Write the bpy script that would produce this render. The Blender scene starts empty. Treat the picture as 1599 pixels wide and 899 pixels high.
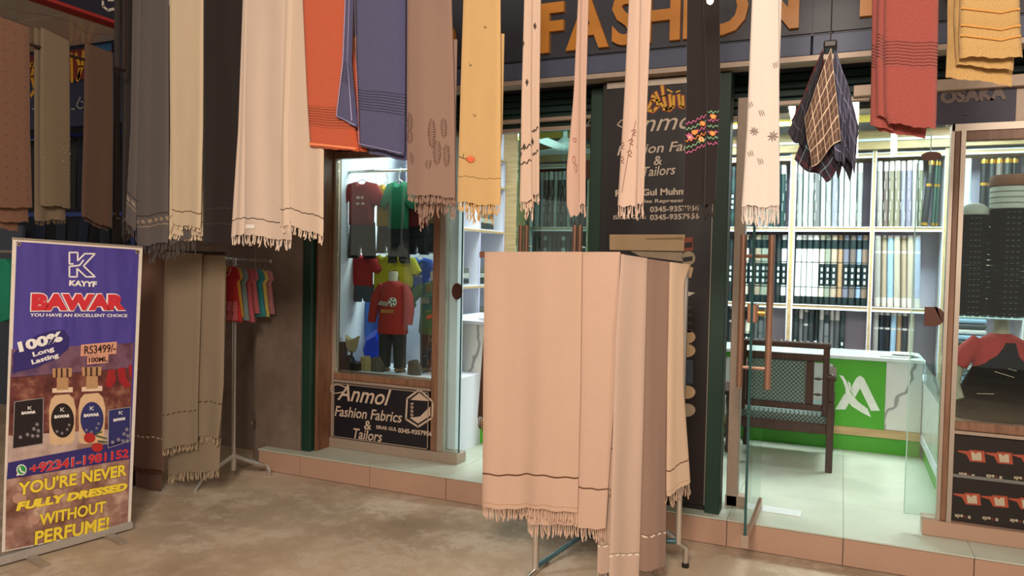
import bpy, bmesh, math, random
import numpy as np
from mathutils import Vector, Matrix
random.seed(7)
PI = math.pi
S = bpy.context.scene
COL = S.collection

# ---------------------------------------------------------------- camera
FOC = 1175.0; CX, CY = 799.5, 449.5; EYE = 1.5
_yaw, _pitch, _roll = math.radians(23.7), math.radians(-1.95), math.radians(1.15)
_f = np.array([-math.sin(_yaw)*math.cos(_pitch), math.cos(_yaw)*math.cos(_pitch), math.sin(_pitch)])
_r0 = np.array([math.cos(_yaw), math.sin(_yaw), 0.0]); _u0 = np.cross(_r0, _f)
_r = _r0*math.cos(_roll) + _u0*math.sin(_roll); _u = -_r0*math.sin(_roll) + _u0*math.cos(_roll)
camd = bpy.data.cameras.new('camera'); cam = bpy.data.objects.new('camera', camd); COL.objects.link(cam)
cam.matrix_world = Matrix(((_r[0], _u[0], -_f[0], 0), (_r[1], _u[1], -_f[1], 0), (_r[2], _u[2], -_f[2], EYE), (0, 0, 0, 1)))
camd.sensor_fit = 'HORIZONTAL'; camd.sensor_width = 36.0; camd.lens = FOC/1599*36.0; camd.clip_start = .05
S.camera = cam
S.view_settings.view_transform = 'Standard'; S.view_settings.look = 'None'
S.view_settings.gamma = 1.0; S.view_settings.exposure = 0.0; S.view_settings.use_curve_mapping = False

# ---------------------------------------------------------------- light
W = bpy.data.worlds.new('night_street'); S.world = W; W.use_nodes = True
W.node_tree.nodes['Background'].inputs[0].default_value = (1.0, .84, .72, 1)
W.node_tree.nodes['Background'].inputs[1].default_value = .30
def area(name, loc, target, size, power, color, sy=None, spread=PI):
    d = bpy.data.lights.new(name, 'AREA'); d.energy = power; d.color = color; d.size = size; d.spread = spread
    if sy: d.shape = 'RECTANGLE'; d.size_y = sy
    o = bpy.data.objects.new(name, d); COL.objects.link(o); o.location = loc
    o.rotation_euler = (Vector(target)-Vector(loc)).to_track_quat('-Z', 'Y').to_euler()
    return o
area('street_lamp_light', (-.1, -1.3, 3.4), (-1.6, 3.0, .6), 1.2, 255, (1.0, .85, .72))
area('arcade_lamp_light', (2.2, -.6, 2.9), (.9, 3.6, 1.2), .8, 52, (1.0, .82, .68))
for lx, ly in ((-2.7, 5.2), (-.75, 6.3), (.75, 6.2)):
    area('ceiling_panel_light', (lx, ly, 2.70), (lx, ly, 0), .6, 30 if lx < -2 else 54, (.86, 1.0, .97))
for lx, ly in ((-1.9, 5.6), (.2, 5.8)):
    area('ceiling_fill_light', (lx, ly, 2.45), (lx, ly, 3), 1.0, 9, (.9, 1.0, .97))  # upward fill lights added to brighten the ceiling, no fitting behind them
area('display_tube_light', (-2.95, 4.62, 2.22), (-2.95, 4.75, 0), .5, 2.2, (.86, 1.0, .98), sy=.1)
area('display_tube_light', (.85, 4.6, 2.2), (.85, 4.75, 0), .4, .6, (.86, 1.0, .98), sy=.1)

# ---------------------------------------------------------------- projection helpers (a pixel of the photograph on a real plane)
def ray(x, y): return _f + _r*(x-CX)/FOC - _u*(y-CY)/FOC
EYEP = np.array([0, 0, EYE])
class Plane:
    """vertical (or leaning) plane: origin o, along u, up v, n = towards the viewer"""
    def __init__(s, o, u, v=(0, 0, 1)):
        s.o = np.array(o, float); s.u = np.array(u, float); s.u /= np.linalg.norm(s.u)
        v = np.array(v, float); v -= s.u*(v@s.u); s.v = v/np.linalg.norm(v)
        s.n = np.cross(s.u, s.v)
        if s.n@(EYEP-s.o) < 0: s.n = -s.n
    def ab(s, x, y):
        d = ray(x, y); p = EYEP + d*((s.o-EYEP)@s.n)/(d@s.n); q = p-s.o
        return np.array([q@s.u, q@s.v])
    def w(s, ab, off=0.0): return s.o + s.u*ab[0] + s.v*ab[1] + s.n*off
    def px(s, x, y, off=0.0): return s.w(s.ab(x, y), off)
def PY(y): return Plane((0, y, 0), (1, 0, 0))
def PXc(x): return Plane((x, 0, 0), (0, 1, 0))
def at(x, y, Y): return PY(Y).px(x, y)

# ---------------------------------------------------------------- mesh helpers
class MB:
    def __init__(s): s.v = []; s.f = []; s.m = []; s.uv = []; s.hasuv = False
    def face(s, idx, m=0, uv=None):
        s.f.append(tuple(idx)); s.m.append(m); s.uv.append(uv)
        if uv: s.hasuv = True
    def poly(s, pts, m=0, uv=None):
        b = len(s.v); s.v += [tuple(map(float, p)) for p in pts]; s.face(range(b, b+len(pts)), m, uv)
    def box(s, x0, x1, y0, y1, z0, z1, m=0, bev=0.0):
        if bev > 0:
            b = min(bev, abs(x1-x0)*.4, abs(y1-y0)*.4, abs(z1-z0)*.4)
            bm = bmesh.new(); bmesh.ops.create_cube(bm, size=1)
            for v in bm.verts: v.co = Vector(((x0+x1)/2+v.co.x*(x1-x0), (y0+y1)/2+v.co.y*(y1-y0), (z0+z1)/2+v.co.z*(z1-z0)))
            bmesh.ops.bevel(bm, geom=bm.edges[:], offset=b, segments=1, affect='EDGES', profile=.5)
            s.frombm(bm, m); return
        b = len(s.v)
        s.v += [(x, y, z) for x in (x0, x1) for y in (y0, y1) for z in (z0, z1)]
        for q in ((0, 1, 3, 2), (4, 6, 7, 5), (0, 4, 5, 1), (2, 3, 7, 6), (0, 2, 6, 4), (1, 5, 7, 3)): s.face([b+i for i in q], m)
    def frombm(s, bm, m=0):
        b = len(s.v); bm.verts.ensure_lookup_table()
        for i, v in enumerate(bm.verts): v.index = i
        s.v += [tuple(v.co) for v in bm.verts]
        for f in bm.faces: s.face([b+v.index for v in f.verts], m)
        bm.free()
    def obox(s, c, ux, uy, uz, hx, hy, hz, m=0):
        c, ux, uy, uz = [np.array(a, float) for a in (c, ux, uy, uz)]; b = len(s.v)
        s.v += [tuple(c+ux*hx*i+uy*hy*j+uz*hz*k) for i in (-1, 1) for j in (-1, 1) for k in (-1, 1)]
        for q in ((0, 1, 3, 2), (4, 6, 7, 5), (0, 4, 5, 1), (2, 3, 7, 6), (0, 2, 6, 4), (1, 5, 7, 3)): s.face([b+i for i in q], m)
    def tube(s, pts, r, n=8, m=0, cap=True):
        pts = [Vector(p) for p in pts]; rs = r if isinstance(r, (list, tuple)) else [r]*len(pts)
        rings = []; up = None
        for i, p in enumerate(pts):
            d = (pts[min(i+1, len(pts)-1)]-pts[max(i-1, 0)]).normalized()
            if up is None: up = Vector((0, 0, 1)) if abs(d.z) < .9 else Vector((1, 0, 0))
            a = d.cross(up).normalized(); bb = a.cross(d).normalized(); up = bb
            b = len(s.v)
            for k in range(n):
                t = 2*PI*k/n; q = p+(a*math.cos(t)+bb*math.sin(t))*rs[i]; s.v.append(tuple(q))
            rings.append(b)
        for i in range(len(rings)-1):
            for k in range(n):
                k2 = (k+1) % n; s.face((rings[i]+k, rings[i]+k2, rings[i+1]+k2, rings[i+1]+k), m)
        if cap:
            s.face([rings[0]+k for k in range(n)][::-1], m); s.face([rings[-1]+k for k in range(n)], m)
    def loft(s, rings, m=0, cap=True, n=16):
        """rings: (centre, ax, ay) centre 3-vector, ax / ay half-axis vectors"""
        bs = []
        for c, ax, ay in rings:
            c, ax, ay = Vector(c), Vector(ax), Vector(ay); b = len(s.v)
            for k in range(n):
                t = 2*PI*k/n; s.v.append(tuple(c+ax*math.cos(t)+ay*math.sin(t)))
            bs.append(b)
        for i in range(len(bs)-1):
            for k in range(n):
                k2 = (k+1) % n; s.face((bs[i]+k, bs[i]+k2, bs[i+1]+k2, bs[i+1]+k), m)
        if cap:
            s.face([bs[0]+k for k in range(n)][::-1], m); s.face([bs[-1]+k for k in range(n)], m)
    def lathe(s, prof, c=(0, 0, 0), n=14, ms=None):
        """prof: (r, z) list; ms: material per segment"""
        bs = []
        for r_, z in prof:
            b = len(s.v)
            for k in range(n):
                t = 2*PI*k/n; s.v.append((c[0]+r_*math.cos(t), c[1]+r_*math.sin(t), c[2]+z))
            bs.append(b)
        for i in range(len(bs)-1):
            for k in range(n):
                k2 = (k+1) % n; s.face((bs[i]+k, bs[i]+k2, bs[i+1]+k2, bs[i+1]+k), ms[i] if ms else 0)
        s.face([bs[0]+k for k in range(n)][::-1], ms[0] if ms else 0); s.face([bs[-1]+k for k in range(n)], ms[-1] if ms else 0)
    def slab(s, pts2, fr, th, m=0, inset=.0, bulge=0.0):
        """outline pts2 [(a,b)] in frame fr=(o,u,v,n) made th thick along -n; optional puffed front"""
        o, u, v, n = [np.array(a, float) for a in fr]
        P = [o+u*a+v*b for a, b in pts2]; k = len(P); b0 = len(s.v)
        s.v += [tuple(p) for p in P] + [tuple(p-n*th) for p in P]
        s.face(range(b0+k, b0+2*k), m)
        for i in range(k):
            j = (i+1) % k; s.face((b0+i, b0+j, b0+k+j, b0+k+i), m)
        if bulge > 0:
            c = sum(P)/k; b1 = len(s.v)
            s.v += [tuple(p+(c-p)*inset+n*bulge) for p in P]
            for i in range(k):
                j = (i+1) % k; s.face((b0+i, b1+i, b1+j, b0+j), m)
            s.face(range(b1, b1+k), m)
        else: s.face(range(b0, b0+k), m)
    def build(s, name, mats, parent=None, smooth=False, angle=40, origin=None):
        me = bpy.data.meshes.new(name)
        if not isinstance(mats, (list, tuple)): mats = [mats]
        V = np.array(s.v, float).reshape(-1, 3)
        if parent is not None:
            off = np.array(parent['_o']) if '_o' in parent.keys() else np.zeros(3)
            ori = off
        else:
            if origin is None:
                mn, mx = V.min(0), V.max(0); origin = ((mn[0]+mx[0])/2, (mn[1]+mx[1])/2, mn[2])
            ori = np.array(origin, float); off = np.zeros(3)
        me.from_pydata((V-ori).tolist(), [], s.f)
        for m in mats: me.materials.append(m)
        me.polygons.foreach_set('material_index', s.m)
        if s.hasuv:
            l = me.uv_layers.new(name='UVMap'); k = 0; buf = []
            for f, uv in zip(s.f, s.uv):
                buf += list(uv) if uv else [(0, 0)]*len(f)
            l.data.foreach_set('uv', np.array(buf, float).ravel())
        me.validate(); bm = bmesh.new(); bm.from_mesh(me); bmesh.ops.recalc_face_normals(bm, faces=bm.faces[:])
        if smooth:
            for f in bm.faces: f.smooth = True
            ca = math.radians(angle)
            for e in bm.edges:
                if len(e.link_faces) == 2 and e.calc_face_angle(0) > ca: e.smooth = False
        bm.to_mesh(me); bm.free()
        o = bpy.data.objects.new(name, me); COL.objects.link(o)
        if parent is not None:
            o.parent = parent
        else: o.location = ori
        o['_o'] = list(map(float, ori))
        return o

def tag(o, label=None, cat=None, group=None, kind=None):
    if label: o['label'] = label
    if cat: o['category'] = cat
    if group: o['group'] = group
    if kind: o['kind'] = kind
    return o
def thing(name, label, cat, loc=(0, 0, 0), group=None):
    o = bpy.data.objects.new(name, None); COL.objects.link(o); o.location = [float(a) for a in loc]; o.empty_display_size = .05
    o['_o'] = [float(a) for a in loc]
    return tag(o, label, cat, group)
def struct(o): o['kind'] = 'structure'; return o
def dup(root, delta=(0, 0, 0), label=None, group=None, rz=None, mat=None):
    r = root.copy(); COL.objects.link(r)
    r.location = Vector(root.location)+Vector(delta)
    if rz is not None: r.rotation_euler.z = rz
    if label: r['label'] = label
    if group: r['group'] = group
    for ch in list(root.children):
        c = ch.copy(); COL.objects.link(c); c.parent = r
        for g in ch.children:
            d = g.copy(); COL.objects.link(d); d.parent = c
    return r
def bx(name, dims, m, parent=None, bev=.0):
    b = MB(); b.box(*dims, bev=bev); return b.build(name, m, parent)

# ---------------------------------------------------------------- materials
def lin(c):
    if isinstance(c, str):
        c = [int(c[i:i+2], 16)/255 for i in (0, 2, 4)]
        c = [x/12.92 if x <= .04045 else ((x+.055)/1.055)**2.4 for x in c]
    return (c[0], c[1], c[2], 1)
MATS = {}
class NT:
    def __init__(s, name):
        s.m = bpy.data.materials.new(name); s.m.use_nodes = True; s.t = s.m.node_tree; s.n = s.t.nodes; s.l = s.t.links
        s.b = s.n['Principled BSDF']; s.out = s.n['Material Output']
    def new(s, typ, **k):
        n = s.n.new(typ)
        for a, v in k.items():
            if a.startswith('i_'):
                key = a[2:]; key = int(key) if key.isdigit() else key.replace('_', ' ')
                n.inputs[key].default_value = v
            else: setattr(n, a, v)
        return n
    def link(s, a, b): s.l.new(a, b)
    def math(s, op, a, b=None, c=None):
        n = s.n.new('ShaderNodeMath'); n.operation = op
        for i, x in enumerate((a, b, c)):
            if x is None: continue
            if isinstance(x, (int, float)): n.inputs[i].default_value = x
            else: s.link(x, n.inputs[i])
        return n.outputs[0]
    def mix(s, fac, a, b, mode='MIX'):
        n = s.n.new('ShaderNodeMix'); n.data_type = 'RGBA'; n.blend_type = mode
        for k, x in ((0, fac), (6, a), (7, b)):
            if isinstance(x, (int, float)): n.inputs[k].default_value = x
            elif isinstance(x, (tuple, list)): n.inputs[k].default_value = x
            else: s.link(x, n.inputs[k])
        return n.outputs[2]
    def noise(s, scale, vec=None, detail=3, rough=.5):
        n = s.new('ShaderNodeTexNoise'); n.inputs['Scale'].default_value = scale; n.inputs['Detail'].default_value = detail; n.inputs['Roughness'].default_value = rough
        if vec is not None: s.link(vec, n.inputs['Vector'])
        return n.outputs[0]
    def coord(s, kind='Object', scale=None):
        t = s.new('ShaderNodeTexCoord'); o = t.outputs[kind]
        if scale:
            mp = s.new('ShaderNodeMapping'); mp.inputs['Scale'].default_value = scale; s.link(o, mp.inputs['Vector']); o = mp.outputs[0]
        return o
    def bump(s, h, strength=.3, dist=.005):
        b = s.new('ShaderNodeBump'); b.inputs['Strength'].default_value = strength; b.inputs['Distance'].default_value = dist
        s.link(h, b.inputs['Height']); s.link(b.outputs[0], s.b.inputs['Normal'])
    def ramp(s, fac, stops):
        r = s.new('ShaderNodeValToRGB'); cr = r.color_ramp
        while len(cr.elements) < len(stops): cr.elements.new(.5)
        for e, (p, c) in zip(cr.elements, stops): e.position = p; e.color = lin(c) if isinstance(c, str) else c
        s.link(fac, r.inputs[0]); return r.outputs[0]
def mat(name, c, rough=.5, metal=0.0, var=.08, scale=30, bump=0.0, spec=.5, emit=None, es=1.0):
    if name in MATS: return MATS[name]
    t = NT(name); c = lin(c)
    if var > 0:
        n = t.noise(scale, t.coord())
        dk = tuple(x*(1-var*2) for x in c[:3])+(1,); lt = tuple(min(1, x*(1+var)) for x in c[:3])+(1,)
        t.link(t.mix(n, dk, lt), t.b.inputs['Base Color'])
        if bump: t.bump(n, bump)
    else: t.b.inputs['Base Color'].default_value = c
    t.b.inputs['Roughness'].default_value = rough; t.b.inputs['Metallic'].default_value = metal
    t.b.inputs['Specular IOR Level'].default_value = spec
    if emit: t.b.inputs['Emission Color'].default_value = lin(emit); t.b.inputs['Emission Strength'].default_value = es
    MATS[name] = t.m; return t.m
def mat_wood(name, c1, c2, rough=.45, scale=(30, 30, 3)):
    t = NT(name); n = t.noise(1.5, t.coord('Object', scale), 5, .6)
    t.link(t.ramp(n, [(.3, c1), (.7, c2)]), t.b.inputs['Base Color']); t.b.inputs['Roughness'].default_value = rough
    t.bump(n, .08, .002); MATS[name] = t.m; return t.m
def mat_glass(name, tint=(.93, .98, .97), refl=.06, film=None):
    t = NT(name); t.n.remove(t.b)
    tr = t.new('ShaderNodeBsdfTransparent'); tr.inputs[0].default_value = (*tint, 1)
    gl = t.new('ShaderNodeBsdfGlossy'); gl.inputs['Roughness'].default_value = .02; gl.inputs[0].default_value = (.95, 1, .98, 1)
    fr = t.new('ShaderNodeFresnel'); fr.inputs[0].default_value = 1.45
    fac = t.math('MULTIPLY_ADD', fr.outputs[0], .9, refl)
    mx = t.new('ShaderNodeMixShader'); t.link(fac, mx.inputs[0]); t.link(tr.outputs[0], mx.inputs[1]); t.link(gl.outputs[0], mx.inputs[2])
    t.link(mx.outputs[0], t.out.inputs[0]); MATS[name] = t.m; return t.m
def mat_cloth(name, c, stripes=(), rough=.9, weave=.25, c2=None, flecks=None, rib=None, terry=False, dark_edge=None):
    """woven cloth; UV in metres (x along the width, y above the hem). stripes: (height, half width, colour, dashes per metre or 0)"""
    t = NT(name); c = lin(c)
    uv = t.new('ShaderNodeUVMap').outputs[0]; sp = t.new('ShaderNodeSeparateXYZ'); t.link(uv, sp.inputs[0]); U, V = sp.outputs[0], sp.outputs[1]
    mp = t.new('ShaderNodeMapping'); mp.inputs['Scale'].default_value = (60, 500, 1); t.link(uv, mp.inputs[0]); w1 = t.noise(1, mp.outputs[0], 2)
    mp2 = t.new('ShaderNodeMapping'); mp2.inputs['Scale'].default_value = (500, 40, 1); t.link(uv, mp2.inputs[0]); w2 = t.noise(1, mp2.outputs[0], 2)
    wv = t.math('ADD', w1, w2); soft = t.noise(5, uv, 2)
    wvn = t.math('MULTIPLY', wv, .5)
    crs = t.math('PINGPONG', t.math('ADD', V, t.math('MULTIPLY', t.noise(3, uv, 2), .012)), .31); crm = t.math('LESS_THAN', crs, .0028)
    dk = tuple(x*.72 for x in c[:3])+(1,); lt = tuple(min(1, x*1.22) for x in c[:3])+(1,)
    colr = t.mix(t.math('MULTIPLY_ADD', wvn, weave*3.0, .5-weave*1.5), dk, lt)
    colr = t.mix(t.math('MULTIPLY', soft, .35), colr, tuple(x*.8 for x in c[:3])+(1,))
    if flecks:                                               # small woven dots: colour, spacing, size
        fc, spc, sz = flecks
        fu = t.math('PINGPONG', U, spc/2); fv = t.math('PINGPONG', t.math('ADD', V, .01), spc/2)
        d = t.math('ADD', t.math('MULTIPLY', fu, fu), t.math('MULTIPLY', fv, fv))
        colr = t.mix(t.math('MULTIPLY', t.math('LESS_THAN', d, sz*sz), .6), colr, lin(fc))
    wob = t.math('MULTIPLY_ADD', t.noise(6, uv, 2), .02, -.01)
    Vw = t.math('ADD', V, wob)
    for (h, hw, sc, dash) in stripes:
        msk = t.math('LESS_THAN', t.math('ABSOLUTE', t.math('SUBTRACT', Vw, h)), hw)
        if dash: msk = t.math('MULTIPLY', msk, t.math('GREATER_THAN', t.math('FRACT', t.math('MULTIPLY', t.math('ADD', U, t.math('MULTIPLY', V, .5)), dash)), .42))
        colr = t.mix(msk, colr, lin(sc))
    t.link(colr, t.b.inputs['Base Color'])
    h = wvn if terry else t.math('MULTIPLY_ADD', crm, .9, wvn)
    if terry:
        tn = t.noise(240, uv, 3, .75); h = t.math('MULTIPLY', tn, 1.6); colr = t.mix(t.ramp(tn, [(.38, (.75, .75, .75, 1)), (.6, (0, 0, 0, 1))]), colr, tuple(x*.55 for x in c[:3])+(1,))
    if rib:
        lo, hi, per = rib
        inb = t.math('MULTIPLY', t.math('GREATER_THAN', V, lo), t.math('LESS_THAN', V, hi))
        rb = t.math('SINE', t.math('MULTIPLY', V, 2*PI/per))
        h = t.math('ADD', h, t.math('MULTIPLY', t.math('MULTIPLY', rb, inb), 1.3))
        colr2 = t.mix(t.math('MULTIPLY', inb, t.math('MULTIPLY_ADD', rb, .25, .25)), colr, tuple(x*.78 for x in c[:3])+(1,))
        t.link(colr2, t.b.inputs['Base Color'])
    t.bump(h, .8 if terry else .35, .006 if terry else .003)
    t.b.inputs['Roughness'].default_value = rough; t.b.inputs['Specular IOR Level'].default_value = .2
    if 'Sheen Weight' in t.b.inputs: t.b.inputs['Sheen Weight'].default_value = .15
    MATS[name] = t.m; return t.m
def mat_plaid(name, c, l1, l2, per=.06, wd=.008, l3=None):
    t = NT(name); uv = t.new('ShaderNodeUVMap').outputs[0]; sp = t.new('ShaderNodeSeparateXYZ'); t.link(uv, sp.inputs[0])
    col = lin(c)
    for ax in (0, 1):
        x = sp.outputs[ax]
        f1 = t.math('PINGPONG', x, per/2); col = t.mix(t.math('MULTIPLY', t.math('LESS_THAN', f1, wd), .8), col, lin(l1))
        f2 = t.math('PINGPONG', t.math('ADD', x, per*.5), per/2); col = t.mix(t.math('MULTIPLY', t.math('LESS_THAN', f2, wd*.8), .55), col, lin(l2))
        if l3:
            f3 = t.math('PINGPONG', t.math('ADD', x, per*.25), per); col = t.mix(t.math('MULTIPLY', t.math('LESS_THAN', f3, wd*2), .5), col, lin(l3))
    t.link(col, t.b.inputs['Base Color']); t.b.inputs['Roughness'].default_value = .85
    t.bump(t.noise(500, uv, 2), .2, .002); MATS[name] = t.m; return t.m

M_ALU = mat('aluminium', 'b6aa9c', .4, .6, .06, 60)
M_ALUD = mat('aluminium_dull', 'a89584', .5, .3, .08, 40)
M_CHROME = mat('chrome', 'd6d0c8', .28, .85, .05, 50)
M_DARKSTEEL = mat('dark_steel', '3a2c26', .4, .7, .05)
M_BROWN = mat_wood('brown_frame', '5c3a2a', '80553c')
M_BROWN2 = mat_wood('walnut_frame', '6d4a36', '8d6850')
M_OAK = mat_wood('oak_edge', 'a98c62', 'c8ab7c', scale=(3, 30, 30))
M_DKWOOD = mat_wood('dark_carved_wood', '2a1712', '43271d', .35)
M_WHITE = mat('white_laminate', 'dfe0ea', .4, 0, .02, 10)
M_LAV = mat('lavender_laminate', 'c6c4de', .5, 0, .03, 6)
M_CEIL = mat('ceiling_white', 'd9ddd8', .8, 0, .02, 8)
M_YELLOW = mat('yellow_cove', 'd3b24e', .7, 0, .04, 8)
M_GREEN = mat('lime_green_laminate', '46a01f', .4, 0, .03, 8)
M_DGREEN = mat('bottle_green_paint', '0f3326', .5, 0, .12, 12)
M_SHUT = mat('shutter_green', '14302a', .55, .2, .12, 20)
M_NAVY = mat('navy_vinyl', '191a2c', .45, 0, .05, 10)
M_PANELG = mat('sign_panel', '33343c', .45, .1, .15, 6)
M_BLUEG = mat('blue_grey_strip', '4b5266', .5, .2, .12, 12)
M_ORANGE = mat('orange_acrylic', 'c07c28', .4, 0, .05, 20)
M_BLACK = mat('black_plastic', '15110f', .5, 0, .05)
M_INKW = mat('cream_vinyl', 'cdb9a6', .6, 0, .04)
M_PLASTER = None
M_GLASS = mat_glass('clear_glass', (.90, .97, .955), .03)
M_DOORG = mat_glass('door_glass', (.74, .80, .80), .16)
M_TINT = mat_glass('tinted_glass', (.55, .70, .66), .10)
M_GEDGE = mat('glass_edge', '7fb8b0', .2, 0, 0, emit=None)
M_STONE = mat('terracotta_tile', 'b08e79', .35, 0, .05, 5)

def mat_plaster():
    t = NT('grey_plaster'); c = t.coord()
    n1 = t.noise(2.2, c, 6, .65); n2 = t.noise(40, c, 4)
    col = t.ramp(n1, [(.3, '5c4b40'), (.55, '77665a'), (.8, '8e7d70')]); col = t.mix(t.math('MULTIPLY', n2, .3), col, lin('4a3d34'))
    t.link(col, t.b.inputs['Base Color']); t.b.inputs['Roughness'].default_value = .9; t.bump(t.math('ADD', n1, n2), .3, .01); return t.m
def mat_concrete():
    t = NT('worn_concrete'); c = t.coord()
    n1 = t.noise(.9, c, 6, .62); n2 = t.noise(7, c, 5, .6); n3 = t.noise(120, c, 3)
    col = t.ramp(n1, [(.32, '927e69'), (.5, 'b09a80'), (.68, 'c9b296')])
    col = t.mix(t.ramp(n2, [(.5, (0, 0, 0, 1)), (.72, (.55, .55, .55, 1))]), col, lin('cdb9a3'))
    fl = t.ramp(t.noise(2.6, c, 8, .8), [(.52, (0, 0, 0, 1)), (.60, (.6, .6, .6, 1)), (.66, (.1, .1, .1, 1))]); col = t.mix(fl, col, lin('d2c2b0'))
    sp = t.ramp(t.noise(4.2, c, 7, .75), [(.26, (.75, .75, .75, 1)), (.36, (0, 0, 0, 1))]); col = t.mix(sp, col, lin('5e4f43'))
    col = t.mix(t.math('MULTIPLY', n3, .25), col, lin('8b7866'))
    t.link(col, t.b.inputs['Base Color']); t.b.inputs['Roughness'].default_value = .72; t.bump(t.math('ADD', n2, t.math('MULTIPLY', n3, .3)), .25, .008); return t.m
def mat_marble(name='white_marble', base='d9dad6', vein='8b8a88'):
    t = NT(name); c = t.coord(); d = t.noise(2.0, c, 5, .6)
    w = t.new('ShaderNodeTexWave'); w.inputs['Scale'].default_value = .9; w.inputs['Distortion'].default_value = 9; w.inputs['Detail'].default_value = 4; w.inputs['Detail Scale'].default_value = 1.4
    t.link(c, w.inputs[0])
    col = t.ramp(w.outputs[1], [(0, vein), (.025, base), (1, base)]); col = t.mix(t.math('MULTIPLY', d, .25), col, lin('b6b9b8'))
    t.link(col, t.b.inputs['Base Color']); t.b.inputs['Roughness'].default_value = .2; MATS[name] = t.m; return t.m
M_PLASTER = mat_plaster(); M_CONC = mat_concrete(); M_MARBLE = mat_marble()
M_SOFFIT = mat_marble('beige_marble', 'd6cabb', 'b09f8e')
def mat_tile():
    t = NT('cream_floor_tile'); n = t.noise(3, t.coord(), 3)
    t.link(t.ramp(n, [(.3, 'b4baaa'), (.7, 'c3c8b8')]), t.b.inputs['Base Color']); t.b.inputs['Roughness'].default_value = .30; return t.m
M_TILE = mat_tile()
M_GROUT = mat('grout', '6e675c', .9)

# ---------------------------------------------------------------- text
def text_shape(s, bold=0.0, shear=0.0, space=1.0, extrude=.001):
    c = bpy.data.curves.new('txt', 'FONT'); c.body = s; c.size = 1; c.offset = bold; c.shear = shear; c.space_character = space
    c.extrude = extrude; c.resolution_u = 3
    o = bpy.data.objects.new('txt', c); COL.objects.link(o)
    dg = bpy.context.evaluated_depsgraph_get(); me = bpy.data.meshes.new_from_object(o.evaluated_get(dg))
    V = np.array([v.co[:] for v in me.vertices]).reshape(-1, 3); F = [tuple(p.vertices) for p in me.polygons]
    bpy.data.objects.remove(o); bpy.data.curves.remove(c); bpy.data.meshes.remove(me)
    return V, F
TC = {}
def text_on(parent, s, o, u, v, width, height, m, bold=.01, shear=0.0, depth=.0015, name='lettering', space=1.0, label=None, halo=None, hb=.03):
    """lay the words on a surface: o = lower left corner, u right, v up; stretched to width x height"""
    key = (s, bold, shear, space)
    if key not in TC: TC[key] = text_shape(s, bold, shear, space)
    V, F = TC[key]
    if len(V) == 0: return None
    mn, mx = V.min(0), V.max(0)
    o, u, v = np.array(o, float), np.array(u, float), np.array(v, float); n = np.cross(u, v)
    if n@(EYEP-o) < 0: n = -n
    k = MB(); b = V-mn; sx = width/max(1e-6, mx[0]-mn[0]); sy = height/max(1e-6, mx[1]-mn[1])
    zz = (V[:, 2]-mn[2])/max(1e-6, mx[2]-mn[2])
    P = o + np.outer(b[:, 0]*sx, u) + np.outer(b[:, 1]*sy, v) + np.outer(.0008+zz*depth, n)
    k.v = [tuple(p) for p in P]
    for f in F: k.face(f, 0)
    ob = k.build(name, m, parent)
    if label: ob['label'] = label
    if halo is not None:
        e = hb*sy*1.2
        text_on(parent, s, o-u*e-v*e-n*.0006, u, v, width+2*e, height+2*e, halo, bold=bold+hb, shear=shear, depth=.0006, name='lettering_outline', space=space)
    return ob
def text_px(parent, pl, s, p0, p1, h, m, off=.001, **k):
    """baseline from pixel p0 to p1 on plane pl, h pixels tall"""
    a, b = pl.ab(*p0), pl.ab(*p1); d = b-a; wd = np.linalg.norm(d); d /= wd
    up = np.array([-d[1], d[0]]); 
    if up[1] < 0: up = -up
    c = pl.ab(p0[0]+0, p0[1]-h); ht = max(.002, (c-a)@up)
    u3 = pl.u*d[0]+pl.v*d[1]; v3 = pl.u*up[0]+pl.v*up[1]
    return text_on(parent, s, pl.w(a, off), u3, v3, wd, ht, m, **k)
def poly_px(parent, pl, pts, m, off=.001, name='print', th=.0008):
    k = MB(); k.slab([tuple(pl.ab(*p)) for p in pts], (pl.o+pl.n*(off+th), pl.u, pl.v, pl.n), th); return k.build(name, m, parent)
def ell(cx, cy, rx, ry, n=24, rot=0):
    return [(cx+rx*math.cos(t)*math.cos(rot)-ry*math.sin(t)*math.sin(rot), cy+rx*math.cos(t)*math.sin(rot)+ry*math.sin(t)*math.cos(rot)) for t in [2*PI*i/n for i in range(n)]]
def stroke(mb, pts, hw, fr, th=.001, m=0):
    """flat ribbon along pts [(a,b)]"""
    o, u, v, n = fr
    for i in range(len(pts)-1):
        a, b = np.array(pts[i], float), np.array(pts[i+1], float); d = b-a; L = np.linalg.norm(d)
        if L < 1e-6: continue
        d /= L; q = np.array([-d[1], d[0]])*hw
        a2, b2 = a-d*hw*.4, b+d*hw*.4
        mb.slab([tuple(a2+q), tuple(b2+q), tuple(b2-q), tuple(a2-q)], fr, th, m)
def stroke_px(parent, pl, lines, wpx, m, off=.001, name='print'):
    k = MB(); fr = (pl.o+pl.n*(off+.0008), pl.u, pl.v, pl.n)
    for ln in lines:
        ab = [pl.ab(*p) for p in ln]; s = np.linalg.norm(pl.ab(ln[0][0], ln[0][1]+10)-pl.ab(*ln[0]))/10
        stroke(k, ab, s*wpx/2, fr, .0008)
    return k.build(name, m, parent)
# ================================================================ THE SETTING
b = MB(); b.box(-11, 6, -5, 12, -.2, 0); struct(b.build('floor', M_CONC))
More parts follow.
